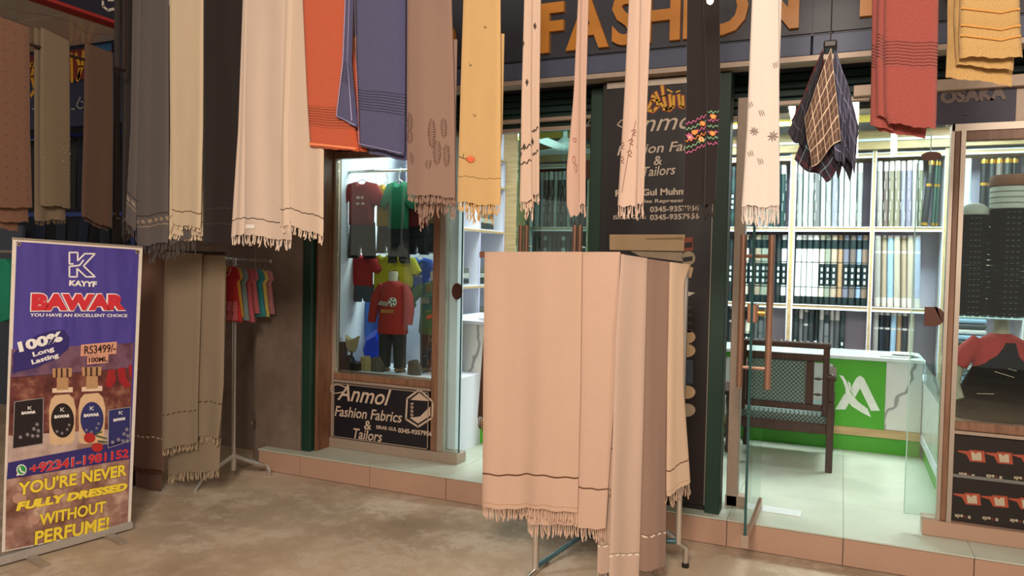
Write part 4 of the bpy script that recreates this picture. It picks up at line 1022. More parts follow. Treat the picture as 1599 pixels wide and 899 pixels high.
for (x, y) in ((972, 228), (986, 222), (984, 240), (990, 208), (972, 250), (1000, 205), (998, 232)):
    P_[0].line(m, [(x-4, y-3), (x+1, y-5), (x+3, y-1), (x-2, y+2), (x+3, y+5)], .9, 0, .003)
P_[0].line(m, [(993, 190), (982, 240), (972, 300)], .8, 0, .003)
m.build('embroidery', mat('mauve_thread', '8a5550', .8), t_)['kind'] = 'stuff'
t_, P_ = shawl('black shawl with bands of colourful zigzag embroidery over the dark poster', '2a2422', [
    dict(L=[(1073, 0), (1072, 150), (1067, 318)], R=[(1104, 0), (1106, 150), (1104, 322)], top=T, amp=.010, nf=1.2, cols=22, fr=.05),
    dict(L=[(1098, 0), (1104, 150), (1100, 322)], R=[(1124, 0), (1125, 150), (1117, 318)], top=T, amp=.008, nf=.9, cols=18, off=.012, fr=.05)], (), group=GR, frc='37302c', pl=PY(3.1))
m = MB(); cols_ = [mat('thread_pink', 'c0628a', .7), mat('thread_green', '7fae86', .7), mat('thread_orange', 'e0823c', .7), mat('thread_yellow', 'd9b25a', .7)]
def zz(pn, x0, x1, y0, sl, c_, a=2.2, w_=1.3):
    n = max(3, int((x1-x0)/3)); pn.line(m, [(x0+(x1-x0)*k/n, y0+sl*(x1-x0)*k/n+(a if k % 2 else -a)) for k in range(n+1)], w_, c_, .004)
for (y, c_) in ((195, 0), (204, 1), (213, 0), (222, 2), (232, 1), (240, 0)): zz(P_[0], 1070, 1102, y, -.45, c_)
for (y, c_) in ((177, 1), (190, 0), (199, 1), (208, 0), (217, 1), (226, 0)): zz(P_[1], 1106, 1124, y, -.08, c_, 1.8)
for (pn, x, y, c_) in ((P_[0], 1097, 193, 2), (P_[0], 1095, 218, 3), (P_[0], 1085, 206, 2), (P_[1], 1115, 183, 2), (P_[1], 1114, 209, 2), (P_[0], 1078, 214, 0)):
    pn.motif(m, ell(x, y, 5, 4, 8), c_, .005); pn.motif(m, ell(x, y, 2, 2, 6), 3 if c_ != 3 else 0, .006)
m.build('embroidery', cols_, t_)['kind'] = 'stuff'
t_, P_ = shawl('white shawl with grey snowflake prints hanging before the open glass door', 'd8ccc0', [
    dict(L=[(1174, 0), (1166, 200), (1158, 322)], R=[(1216, 0), (1217, 200), (1217, 322)], top=T, amp=.009, nf=1.4, fr=.075),
    dict(L=[(1176, 150), (1160, 325)], R=[(1215, 150), (1214, 328)], top=2.6, amp=.006, off=-.025, fr=.06)], (), group=GR, step=.006)
m = MB()
def flake(x, y, r_):
    for k in range(8):
        a = k*PI/4+.2; P_[0].motif(m, [(x, y), (x+r_*.55*math.cos(a-.25), y+r_*.55*math.sin(a-.25)), (x+r_*math.cos(a), y+r_*math.sin(a)), (x+r_*.55*math.cos(a+.25), y+r_*.55*math.sin(a+.25))], 0, .003)
flake(1207, 213, 9.5); flake(1178, 206, 8)
for (x, y) in ((1189, 176), (1187, 251), (1172, 241), (1171, 164), (1211, 102)):
    for d in (-3, 0, 3): P_[0].line(m, [(x+d-1, y-4-d*.3), (x+d+2, y+4-d*.3)], 1.1, 0, .003)
m.build('embroidery', mat('grey_thread', '8d7f76', .8), t_)['kind'] = 'stuff'
t_, P_ = towel('terracotta pink terry towel with ribbed band, folded in three', 'bd5f55', [
    dict(L=[(1362, 0), (1361, 100), (1359, 194)], R=[(1376, 0), (1376, 100), (1395, 203)], top=T, amp=.003, cols=10, thick=.02, off=-.012, hemw=.002),
    dict(L=[(1371, 0), (1368, 100), (1369, 180)], R=[(1385, 0), (1385, 100), (1395, 190)], top=T, amp=.003, cols=10, thick=.02, off=.01, hemw=.002),
    dict(L=[(1381, 0), (1380, 100), (1381, 184), (1387, 194)], R=[(1465, 0), (1463, 100), (1461, 202), (1460, 204)], top=T, amp=.004, nf=.7, thick=.03, off=.028, hemw=.003),
    dict(L=[(1364, 60), (1362, 190), (1375, 203)], R=[(1462, 60), (1448, 205), (1446, 214)], top=T-.1, amp=.004, nf=.7, thick=.03, off=-.03, hemw=.002)], (.20, .29, .011))
t_, P_ = towel('small pale yellow towel hanging at the top right corner', 'e9bd78', [
    dict(L=[(1482, 0), (1482, 60), (1479, 117)], R=[(1588, 0), (1588, 60), (1583, 130)], top=T, amp=.003, cols=14, thick=.03, off=-.03, hemw=.003),
    dict(L=[(1498, 0), (1496, 60), (1497, 93)], R=[(1590, 0), (1592, 60), (1595, 94)], top=T, amp=.004, nf=.8, thick=.035, off=.03, hemw=.003),
    dict(L=[(1490, 30), (1494, 100)], R=[(1590, 30), (1583, 110)], top=T-.1, amp=.003, nf=.8, thick=.03, off=.0, hemw=.002)], (.03, .40, .11))
m = MB()
for y in (20, 46, 62): P_[1].line(m, [(1497, y-3), (1520, y+1), (1560, y+4), (1592, y)], 2.5, 0, .006)
m.build('ridge', mat('yellow_ridge', 'd0954a', .9), t_)
# rails that carry them
k = MB(); k.tube([(-3.75, 2.99, RAIL_Z-.0), (1.4, 2.99, RAIL_Z)], .012, 10)
tag(k.build('cloth_rail', M_DARKSTEEL, None, True), 'steel rail above the frame from which the front shawls hang', 'rail')

# brown cloths on the side rail at the left ---------------------------------
SP = PXc(-3.6)
def side_shawl(label, colr, L, R, extra=(), fl=None, fr=0, stripes=()):
    ps = [dict(L=L, R=R, amp=.006, nf=1.2, fr=fr, thick=.02)]+list(extra)
    return shawl(label, colr, ps, stripes, pl=SP, group='brown cloths on the left rail', flecks=fl, fr=fr)
side_shawl('russet brown speckled cloth at the far left, its folded hem stepped', '6e4f3e', [(-60, 5), (-60, 320)], [(48, 43), (49, 200), (53, 325)],
    [dict(L=[(-60, 10), (-60, 340)], R=[(48, 45), (52, 348)], amp=.005, off=-.03, fr=0), dict(L=[(-60, 10), (-60, 352)], R=[(40, 45), (40, 360)], amp=.005, off=-.05, fr=0)], ('4a3026', .05, .005))
t_, P_ = side_shawl('olive taupe cloth with glinting sequins, second on the left rail', '665846', [(66, 43), (65, 200), (65, 320)], [(110, 65), (111, 200), (112, 325)],
    [dict(L=[(61, 42), (61, 345)], R=[(111, 66), (110, 343)], amp=.006, off=-.03, fr=.02)])
m = MB()
for (x, y) in ((71, 230), (87, 213), (91, 227), (97, 231), (108, 217), (100, 238), (108, 255), (98, 251), (107, 271), (70, 246), (106, 227), (104, 234), (109, 240)):
    P_[0].motif(m, ell(x, y, 1.1, 1.1, 6), 0, .004)
m.build('sequins', mat('sequin', 'f0e6c8', .15, 1.0, 0, emit=None), t_)
side_shawl('dark chocolate brown cloth, third on the left rail', '4c382c', [(135, 67), (133, 200), (129, 338)], [(178, 83), (178, 200), (176, 358)],
    [dict(L=[(140, 68), (138, 345)], R=[(179, 84), (176, 362)], amp=.005, off=-.03, fr=.0)])
k = MB(); yy0, yy1 = 1.6, 2.93
k.tube([(-3.615, yy0, 2.50), (-3.615, yy1, 2.50)], .008, 8); k.tube([(-3.615, yy0, 2.50), (-3.615, yy0, 3.2)], .006, 6); k.tube([(-3.615, yy1, 2.50), (-3.615, yy1, 3.2)], .006, 6)
tag(k.build('cloth_rail', M_DARKSTEEL, None, True), 'thin side rail at the left carrying three brown cloths', 'rail')

# plaid handkerchiefs on a clip hanger -----------------------------------------
hy = 3.0; top = at(1297, 72, hy)
def hank(label, mtl, Lp, Bp, Rp, topp, off, bow=.03, mid=.5):
    """square cloth hung by one corner: top, left, bottom, right pixel corners"""
    pl = PY(hy-off); n = 14; m = MB(); T0, L0, B0, R0 = [pl.ab(*p) for p in (topp, Lp, Bp, Rp)]
    size = .38
    for i in range(n+1):
        for j in range(n+1):
            u, v = i/n, j/n
            q = T0*(1-u)*(1-v)+L0*u*(1-v)+R0*(1-u)*v+B0*u*v
            s_ = u-v; d = u+v
            bul = bow*math.sin(min(1, d)*PI*.5)*(math.cos(s_*2.2))+.008*math.sin(s_*9+off*50)*d
            q = q+np.array([0, .006*math.sin(s_*7)*d])
            m.v.append(tuple(pl.w(q, bul)))
    for i in range(n):
        for j in range(n):
            a = i*(n+1)+j; idx = (a, a+1, a+n+2, a+n+1)
            uv = [((x//(n+1))/n*size, (x % (n+1))/n*size) for x in idx]; m.face(idx, 0, uv)
    b = len(m.v)
    m.v += [tuple(np.array(p)-pl.n*.004) for p in m.v[:b]]
    for f, uv in list(zip(m.f, m.uv)): m.face([x+b for x in f], 0, uv)
    o = m.build('handkerchief', mtl, None, True, 60); return tag(o, label, 'handkerchief', 'plaid handkerchiefs on the clip hanger')
PL_BR = mat_plaid('plaid_brown', '5a4438', 'e0c4a6', 'b3937a', .095, .0042)
PL_BL = mat_plaid('plaid_navy', '36384a', '9a94aa', '262029', .085, .003, '56567a')
PL_RD = mat_plaid('plaid_dark_red', '281c20', '7a2020', '3c3038', .10, .006)
PL_DK = mat_plaid('plaid_charcoal', '201d24', '4a4450', '302a30', .08, .004)
PL_TE = mat_plaid('plaid_maroon', '241a24', '5c2430', '7aa0a8', .12, .004)
hank('dark red and black plaid handkerchief at the back left of the bunch', PL_RD, (1236, 190), (1262, 262), (1290, 150), (1285, 75), -.03+0, .0)
hank('charcoal plaid handkerchief with pointed left corner', PL_DK, (1230, 208), (1255, 235), (1275, 140), (1288, 76), .01, .0)
hank('maroon plaid handkerchief forming the lowest middle points', PL_TE, (1240, 250), (1290, 285), (1330, 235), (1297, 95), .0, .01)
hank('dark plaid handkerchief with lowest right point', PL_DK, (1288, 220), (1327, 283), (1341, 205), (1306, 90), -.01, .0)
hank('dark maroon plaid handkerchief with a low point left of centre', PL_RD, (1262, 215), (1262, 262), (1300, 190), (1294, 90), -.005, .012)
hank('charcoal plaid handkerchief with a low point right of centre', PL_DK, (1290, 225), (1308, 280), (1326, 220), (1300, 92), .0, .012)
hank('navy and lilac plaid handkerchief on the right of the bunch', PL_BL, (1310, 215), (1334, 275), (1341, 195), (1304, 72), .02, .015)
hank('second navy plaid handkerchief tucked behind the brown one', PL_BL, (1300, 240), (1318, 262), (1330, 150), (1302, 76), .035, .01)
hank('brown plaid handkerchief with cream lines at the front of the bunch', PL_BR, (1256, 185), (1268, 262), (1313, 217), (1298, 74), .055, .02)
hg = thing('clip_hanger', 'dark clip hanger on a wire holding the plaid handkerchiefs', 'hanger', tuple(top))
m = MB(); zt = top[2]
m.tube([(top[0], hy-.03, zt+.0), (top[0], hy-.03, zt+.035), (top[0]+.012, hy-.02, zt+.045), (top[0], hy-.01, zt+.055), (top[0], hy, zt+.9)], .0022, 6); m.build('wire', M_DARKSTEEL, hg)
bx('clip', (top[0]-.022, top[0]+.022, hy-.07, hy+.03, zt-.022, zt+.004), M_BLACK, hg, .005)

# pale shawl rack standing on the pavement --------------------------------------
RP = PY(3.30); A0 = RP.px(967, 396); B0 = at(1080, 412, 3.60)
RS = Plane((A0[0], 3.30, 0), (B0[0]-A0[0], .30, 0))
zr = RP.px(800, 392)[2]
RG = 'shawls on the standing rack'
def rshawl(label, colr, panels, stripes, pl, frc=None, **k): return shawl(label, colr, panels, stripes, pl=pl, group=RG, frc=frc, **k)
rshawl('wide peach beige shawl on the front left of the standing rack', 'c9a993', [
    dict(L=[(759, 393), (757, 600), (756, 790)], R=[(910, 393), (907, 600), (902, 797)], amp=.014, nf=2.8, off=.018, cols=44, rows=40, fr=.055, hemw=.006, thick=.012)], [(.165, .0042, '6b4a34', 0), (.02, .002, 'b58a6c', 0)], RP)
rshawl('peach beige shawl on the front right of the standing rack, hanging lower', 'ccac97', [
    dict(L=[(838, 393), (834, 600), (821, 817)], R=[(967, 393), (959, 600), (944, 828)], amp=.007, nf=1.6, off=-.012, cols=34, rows=34, fr=.06, hemw=.005, thick=.012),
    dict(L=[(950, 396), (948, 600), (947, 765)], R=[(970, 396), (966, 560), (956, 770)], amp=.003, nf=.6, off=-.035, cols=8, fr=.04, thick=.006)], [(.19, .0038, '6b4a34', 0)], RP)
rshawl('tall pinkish beige shawl at the corner of the standing rack', 'c6ab99', [
    dict(L=[(968, 397), (959, 520), (947, 908)], R=[(1008, 403), (1003, 600), (996, 908)], amp=.011, nf=1.1, off=.018, cols=22, rows=40, fr=.03, thick=.012),
    dict(pl=RP, L=[(930, 700), (926, 903)], R=[(952, 700), (952, 903)], top=1.4, amp=.004, nf=.8, off=-.06, cols=12, rows=30, fr=.03)], [(.13, .004, 'e6dcc8', 26), (.137, .0012, '5a4030', 0)], RS)
rshawl('grey brown shawl on the side of the standing rack', '94796a', [
    dict(L=[(1005, 403), (1001, 600), (997, 893)], R=[(1047, 409), (1043, 600), (1042, 884)], amp=.009, nf=1.6, off=.0, cols=24, rows=36, fr=.035)], [(.165, .0045, 'd8cbb4', 24), (.172, .0012, '5a4030', 0)], RS)
rshawl('cream beige shawl hanging at the rear end of the standing rack', 'cbb096', [
    dict(L=[(1046, 409), (1042, 600), (1040, 775)], R=[(1079, 413), (1069, 440), (1068, 600), (1078, 752)], amp=.006, nf=1.3, off=.005, cols=20, rows=30, fr=.06)], [(.12, .0035, '6b4a34', 0), (.02, .002, 'b58a6c', 0)], RS)
rshawl('dark brown shawl peeping out at the left end of the standing rack', '3f281d', [
    dict(L=[(752, 398), (747, 520), (737, 655)], R=[(764, 396), (762, 520), (757, 655)], amp=.003, nf=.8, off=-.06, cols=10, fr=.07, thick=.008)], (), RP)
rk = thing('cloth_rack', 'chrome standing rack carrying pale shawls on the pavement', 'clothes rack', (-1.1, 3.35, 0))
XL, XR = RP.px(755, 394)[0], RP.px(968, 394)[0]; XE, YE = B0[0], 3.60; zr2 = B0[2]
def rtube(name, pts, r=.014, m_=M_CHROME, n=10):
    k = MB(); k.tube(pts, r, n); return k.build(name, m_, rk, True)
rtube('top_rail', [(XL-.01, 3.35, zr-.016), (XR, 3.35, zr-.016)], .010)
rtube('top_rail', [(XR, 3.35, zr-.016), (XE-.03, YE+.02, zr2-.022)], .010)
bx('corner_joint', (XR-.007, XR+.007, 3.335, 3.362, zr-.04, zr-.004), M_BROWN, rk, .003); bx('end_block', (XL-.018, XL+.008, 3.29, 3.32, zr-.034, zr-.004), M_BROWN, rk, .003)
lx = at(836, 880, 3.34)[0]
rtube('post', [(lx, 3.34, .02), (lx, 3.34, zr-.02)], .016)
rtube('post', [(XE-.03, YE+.02, .16), (XE-.03, YE+.02, zr2-.03)], .014)
M_TUBE = mat('teal_grey_tube', '4f6f76', .35, .6)
bq = at(907, 843, 3.6)
rtube('brace', [(lx, 3.35, .03), (bq[0], 3.6, max(.12, bq[2])), (XE-.03, YE+.02, .17)], .013, M_TUBE)
rtube('foot', [(lx-.0, 3.15, .015), (lx, 3.5, .015)], .014)
fp = at(1070, 884, 3.745); mp_ = at(1044, 832, 3.68)
rtube('foot', [(XE-.03, YE+.02, .17), (mp_[0], 3.68, mp_[2]), (fp[0]-.03, 3.73, mp_[2]-.06), (fp[0], 3.745, .10), (fp[0], 3.748, .012)], .014)
k = MB(); k.lathe([(.018, 0), (.018, .02), (.012, .026)], (fp[0], 3.748, .0), 10); k.build('rubber_foot', M_BLACK, rk)

# two tall shawls standing in the recess ---------------------------------------
LP = PY(3.42)
shawl('tall russet brown shawl with dashed band in the recess beside the banner', '6a4d40', [
    dict(L=[(205, 392), (205, 600), (205, 725)], R=[(262, 392), (260, 600), (258, 735)], amp=.010, nf=1.4, off=.02, rows=34, fr=.03),
    dict(L=[(205, 500), (206, 768)], R=[(256, 500), (246, 766)], top=1.45, amp=.006, nf=1.4, off=-.02, fr=.045)], [(.20, .004, 'c9b49a', 24)], pl=LP, group='shawls hanging in the recess', frc='5a3d30')
shawl('tall olive beige shawl with layered fringes beside the drain pipe', '8b7a64', [
    dict(L=[(260, 392), (258, 600), (258, 700)], R=[(318, 396), (312, 600), (311, 690)], amp=.012, nf=1.4, off=.02, rows=34, fr=.04),
    dict(L=[(300, 394), (300, 600), (300, 680)], R=[(350, 400), (348, 600), (340, 684)], amp=.012, nf=1.2, off=-.005, rows=34, fr=.04),
    dict(L=[(262, 500), (254, 742)], R=[(345, 500), (334, 736)], top=1.45, amp=.008, nf=1.6, off=-.03, fr=.05)], [(.215, .0038, '4a3526', 22)], pl=LP, group='shawls hanging in the recess', frc='a08c72')
k = MB(); q0, q1 = LP.px(195, 391), LP.px(352, 396)
k.tube([(q0[0], 3.42, q0[2]+.0), (q1[0], 3.42, q1[2])], .011, 8)
for x_ in (q0[0]+.04,): k.tube([(x_, 3.46, 0), (x_, 3.46, q0[2]-.02), (x_, 3.42, q0[2])], .012, 8)
tag(k.build('cloth_rail', M_DARKSTEEL, None, True), 'dark rail in the left recess carrying two tall shawls', 'rail')
# ================================================================ SIGNS
PP = PY(4.195)
ps = thing('poster', 'tall black poster on the pillar with white tailoring shop lettering', 'poster', (-.96, 4.2, .18))
p0, p1 = PP.px(956, 128), PP.px(1100, 795)
bx('sheet', (-1.25, -.662, 4.195, 4.2095, .185, 2.50), mat('poster_black', '1d1516', .4, 0, .05, 10), ps)
bx('edge_strip', (-1.27, -.655, 4.188, 4.2095, 2.502, 2.535), M_ALU, ps); bx('edge_strip', (-.661, -.655, 4.188, 4.2095, .185, 2.50), M_ALU, ps)
INK = mat('poster_ink', 'c9b8a4', .6, 0, .03); YEL = mat('poster_yellow', 'd8a52a', .5); RED_ = mat('poster_red', 'a02a22', .5)
for m_, o_, w_ in ((RED_, .001, 7), (YEL, .003, 4.2)):
    stroke_px(ps, PP, [[(1034, 134), (1036, 150), (1040, 168), (1042, 172)], [(1046, 148), (1048, 170)], [(1052, 150), (1052, 166), (1046, 172), (1036, 170)], [(1060, 148), (1062, 166), (1067, 168)], [(1066, 150), (1067, 168)],
        [(1012, 170), (1018, 158), (1026, 156), (1028, 166), (1020, 174), (1012, 172)], [(1024, 144), (1030, 160), (1036, 166)], [(1018, 150), (1024, 152)]], w_, m_, o_, 'calligraphy')
stroke_px(ps, PP, [[(1042, 140), (1050, 144)], [(1056, 144), (1062, 142)]], 2.5, YEL, .003, 'calligraphy')
text_px(ps, PP, 'Anmol', (972, 209), (1099, 199), 27, INK, shear=.35, bold=.0)
stroke_px(ps, PP, [[(988, 195), (972, 199), (964, 195), (970, 188), (990, 185), (1012, 190)]], 1.6, INK, .001, 'flourish')
text_px(ps, PP, 'Fashion Fabrics', (964, 243), (1117, 232), 15, INK, shear=.25)
text_px(ps, PP, '&', (1021, 258), (1034, 257), 14, INK, shear=.1); text_px(ps, PP, 'Tailors', (1004, 276), (1055, 272), 15, INK, shear=.25)
text_px(ps, PP, 'Rahim Gul Muhmand', (961, 307), (1095, 303), 10.5, INK, bold=.035)
text_px(ps, PP, 'Sales Representative', (995, 319), (1098, 316.5), 7.5, INK, bold=.02)
text_px(ps, PP, '0345-9357956', (1015, 331.5), (1092, 329), 9, INK, bold=.03); text_px(ps, PP, '0345-9357956', (1015, 344), (1092, 341.5), 9, INK, bold=.03)
text_px(ps, PP, 'ISRAR GUL:', (958, 342.5), (1009, 341.5), 6.5, INK, bold=.02)
CR = mat('print_cream', 'b89a74', .6, 0, .05); CR2 = mat('print_grey', 'a08e74', .6); BR_ = mat('print_rust', '8a3f26', .6); BK = mat('print_black', '191412', .6)
poly_px(ps, PP, [(952, 366), (1070, 366), (1068, 392), (952, 390)], CR, .001); poly_px(ps, PP, [(1010, 372), (1068, 370), (1066, 374), (1008, 374)], mat('print_fold', '94784f', .6), .003)
poly_px(ps, PP, [(1069, 371), (1082, 370), (1083, 391), (1068, 392)], BR_, .002); poly_px(ps, PP, [(1069, 379), (1081, 378), (1081, 386), (1069, 387)], BK, .003)
poly_px(ps, PP, [(985, 392), (1066, 394), (1064, 408), (1000, 400)], CR2, .002); poly_px(ps, PP, ell(1075, 403, 11, 11, 18), CR2, .002); poly_px(ps, PP, [(1066, 402), (1082, 400), (1081, 407), (1067, 409)], BK, .003)
poly_px(ps, PP, [(1076, 415), (1083, 418), (1079, 434), (1072, 432)], CR, .002); poly_px(ps, PP, [(1066, 454), (1086, 457), (1068, 466)], mat('print_white', 'bdb0a0', .6), .002)
for y, c in ((526, CR), (547, CR), (612, CR), (640, CR2)): poly_px(ps, PP, ell(1072, y, 14, 10.5, 18), c, .002); 
poly_px(ps, PP, [(1064, 560), (1082, 562), (1082, 598), (1064, 600)], mat('print_denim', '33404e', .6), .002)
for y in range(480, 520, 12): poly_px(ps, PP, ell(1076, y, 6, 3, 10), mat('print_brown', '3a2620', .6), .002)

# sign below the left display window
SP1 = PY(4.40)
s1 = thing('shop_name_board', 'black board under the left display window with cream lettering and shirt emblem', 'sign', (-2.95, 4.40, .22))
bx('board', (-3.314, -2.524, 4.401, 4.418, .221, .618), mat('board_black', '17151d', .4, 0, .05), s1)
k = MB()
for (a, b_) in (((512, 586), (685, 604)),): pass
x0, x1, z0, z1 = -3.31, -2.528, .225, .614
for d in ((x0, x1, z0, z0+.006), (x0, x1, z1-.006, z1), (x0, x0+.006, z0, z1), (x1-.006, x1, z0, z1)): k.box(d[0], d[1], 4.397, 4.4009, d[2], d[3])
k.build('border', M_ALUD, s1)
INK2 = mat('board_ink', 'c4ad99', .6, 0, .03)
text_px(s1, SP1, 'Anmol', (527, 624), (611, 634), 25, INK2, shear=.35)
stroke_px(s1, SP1, [[(535, 612), (524, 614), (517, 610), (517, 602), (528, 600), (545, 606)]], 1.6, INK2, .001, 'flourish')
text_px(s1, SP1, 'Fashion Fabrics', (523, 649), (628, 660), 16, INK2, shear=.25)
text_px(s1, SP1, '&', (569, 670), (580, 671), 14, INK2, shear=.1); text_px(s1, SP1, 'Tailors', (552, 684), (597, 690), 16, INK2, shear=.25)
text_px(s1, SP1, 'ISRAR GUL', (588, 669), (620, 673), 5.5, INK2, bold=.02); text_px(s1, SP1, '0345-9357956', (622, 675), (675, 681), 7.5, INK2, bold=.03)
hexp = [(655, 608), (676, 627), (675, 652), (653, 666), (634, 654), (636, 622)]
stroke_px(s1, SP1, [hexp+[hexp[0]]], 3, INK2, .001, 'emblem')
poly_px(s1, SP1, [(655, 613), (671, 626), (641, 624)], INK2, .001, 'emblem'); poly_px(s1, SP1, [(672, 634), (672, 649), (653, 661), (640, 652), (656, 650)], INK2, .001, 'emblem')
stroke_px(s1, SP1, [[(641, 630+i*6), (646, 629+i*6), (642, 634+i*6)] for i in range(4)], 1.2, INK2, .001, 'emblem')

# sign above the right window
SO = PY(4.370)
so = thing('roof_name_board', 'dark violet board with faded cream letters above the right display window', 'sign', (.57, 4.37, 2.24))
o0, o1 = SO.px(1462, 190), SO.px(1588, 140)
bx('board', (o0[0], o1[0], 4.372, 4.3749, 2.236, 2.399), mat('board_violet', '2c2740', .5, 0, .12, 8), so)
text_px(so, SO, 'OSAKA', (1468, 163), (1572, 155), 22, mat('faded_cream', '7a6c66', .6, 0, .1), bold=.06)
text_px(so, SO, 'MT 200', (1505, 181), (1530, 179), 4, mat('faded_grey', '6a6270', .6), bold=.01)

# boxed shirt prints under the right window
SX = PY(4.3825)
for row, (y0, y1, yl) in enumerate(((690, 752, 738), (770, 826, 800))):
    pass
sp_ = thing('print_strip', 'black strips printed with white and orange garment boxes under the right window', 'poster', (.9, 4.385, .24))
bx('strip', (xp1+.001, 2.39, 4.383, 4.3899, .475, .675), mat('strip_black', '1a1211', .4), sp_); bx('strip', (xp1+.001, 2.39, 4.383, 4.3899, .235, .455), MATS['strip_black'], sp_)
bx('divider', (xp1+.001, 2.39, 4.378, 4.3899, .457, .473), mat('divider_grey', '6f706c', .5), sp_)
OR_ = mat('print_orange', 'a4472c', .5); WH_ = mat('print_offwhite', 'b5a890', .5)
for r_, (cx_, cy_, tx, ty, dx, sl) in enumerate(((1523, 712, 1497, 743, 43, .07), (1516, 779, 1491, 808, 43, .085))):
    for i in range(5):
        X, Yp, TX, TY = cx_+dx*i, cy_+dx*sl*i, tx+dx*i, ty+dx*sl*i
        poly_px(sp_, SX, [(X-28, Yp-9), (X-10, Yp-8), (X-9, Yp-10), (X+14, Yp-8), (X+16, Yp+10), (X-8, Yp+8), (X-14, Yp-3), (X-27, Yp-7)], OR_, .000)
        poly_px(sp_, SX, [(X-7, Yp-7), (X-2, Yp-6), (X, Yp-3), (X+3, Yp-6), (X+9, Yp-6), (X+10, Yp+7), (X-5, Yp+6)], WH_, .002)
        text_px(sp_, SX, 'spe', (TX, TY), (TX+13, TY+.9), 6, WH_, bold=.03); text_px(sp_, SX, 'x', (TX+14, TY+.5), (TX+18, TY+.8), 4.5, mat('print_dim_red', '7a2c26', .5), bold=.02); text_px(sp_, SX, 's', (TX+20, TY+1.2), (TX+25, TY+1.6), 4.5, WH_, bold=.03)

# ================================================================ ROLL-UP BANNER
BA, BB = np.array([-3.635, 2.295, 0]), np.array([-3.516, 2.877, 0])
BU = (BB-BA)/np.linalg.norm(BB-BA)
BP = Plane(BA, BU)
bn = thing('roll_up_banner', 'purple roll-up perfume banner in a white frame standing on the pavement', 'banner', tuple((BA+BB)/2))
frB = lambda off: (BP.o+BP.n*off, BP.u, BP.v, BP.n)
def bpoly(pts, m, off, name='print', th=.0008): return poly_px(bn, BP, pts, m, off, name, th)
TL, TR, BR2, BL2 = (20, 371), (223, 385), (204, 822), (3, 862)
M_BF = mat('banner_white_edge', 'e2d6c8', .5)
bpoly([TL, TR, BR2, BL2], M_BF, -.004, 'backing', .003)
def mat_vinyl(name, c):
    t = NT(name); n = t.noise(2.5, t.coord('Object', (1, 3.0, .9)), 2); t.b.inputs['Base Color'].default_value = lin(c); t.b.inputs['Roughness'].default_value = .28; t.bump(n, .5, .06); MATS[name] = t.m; return t.m
M_PUR = mat_vinyl('banner_purple', '4d4292')
inner = [(26, 377), (217, 390), (199, 820), (8, 859)]
def iq(s_, t_):   # point of the printed face by fraction across / down
    a = np.array(inner[0])*(1-s_)*(1-t_)+np.array(inner[1])*s_*(1-t_)+np.array(inner[2])*s_*t_+np.array(inner[3])*(1-s_)*t_; return tuple(a)
bpoly(inner, M_PUR, .0, 'print')
# scene print: dusky room behind the bottles, table, lower wood
def mat_scene(name, stops, sc=5):
    t = NT(name); n = t.noise(sc, t.coord('Object', (1, 1, 1)), 3, .6); t.link(t.ramp(n, stops), t.b.inputs['Base Color']); t.b.inputs['Roughness'].default_value = .3; MATS[name] = t.m; return t.m
M_DUSK = mat_scene('print_dusk', [(.3, '4a3a60'), (.5, '7a5668'), (.7, '5c3a48')], 9)
M_ROOM = mat_scene('print_room', [(.3, '4a2426'), (.5, '6e3a34'), (.7, 'a0705a')], 14)
M_TABLE = mat_scene('print_table', [(.3, 'a58a80'), (.6, 'c4aca0'), (.8, '8e6e66')], 10)
M_LOW = mat_scene('print_wood', [(.3, '6a4436'), (.5, '9c7466'), (.65, 'c6a894'), (.8, '4c2e26')], 9)
bpoly([(18, 545), (209, 535), (206, 575), (16, 590)], M_DUSK, .001)
bpoly([(16, 589), (206, 574), (203, 690), (12, 706)], M_ROOM, .001)
bpoly([(13, 680), (203, 668), (202, 702), (11, 722)], M_TABLE, .0018)
bpoly([(120, 695), (150, 684), (176, 700), (150, 712), (120, 708)], mat('print_table2', '9a7668', .4), .0024)
M_SOCK = mat('print_stocking', '9c2228', .4)
for q in ([(168, 578), (178, 576), (181, 594), (172, 606), (164, 602)], [(183, 575), (194, 573), (197, 590), (205, 602), (196, 606), (186, 596)], [(200, 570), (206, 569), (206, 590), (202, 586)]): bpoly(q, M_SOCK, .002)
M_BAND = mat('print_band', '342c6e', .35)
bpoly([(12, 722), (203, 686), (202, 716), (10, 748)], M_BAND, .003)
bpoly([(10, 748), (202, 716), (199, 820), (8, 859)], M_LOW, .001)
M_PG = mat('print_glow', 'c8a08c', .4)
for (x, y, r_) in ((30, 778, 11), (52, 812, 9), (90, 768, 7), (180, 735, 8)): bpoly(ell(x, y, r_, r_*.8, 16), mat('print_bokeh', 'b98f7c', .4), .002)
bpoly([(20, 582), (58, 573), (86, 560), (106, 545), (108, 528), (100, 515), (80, 516), (60, 522), (35, 536), (20, 552)], M_BAND, .003)
BW_ = mat('banner_white_ink', 'f2ece6', .4); BR_RED = mat('banner_red_ink', 'cf2f3a', .4); BYEL = mat('banner_yellow_ink', 'f2d440', .4); BDK = mat('banner_dark_ink', '2a1512', .4)
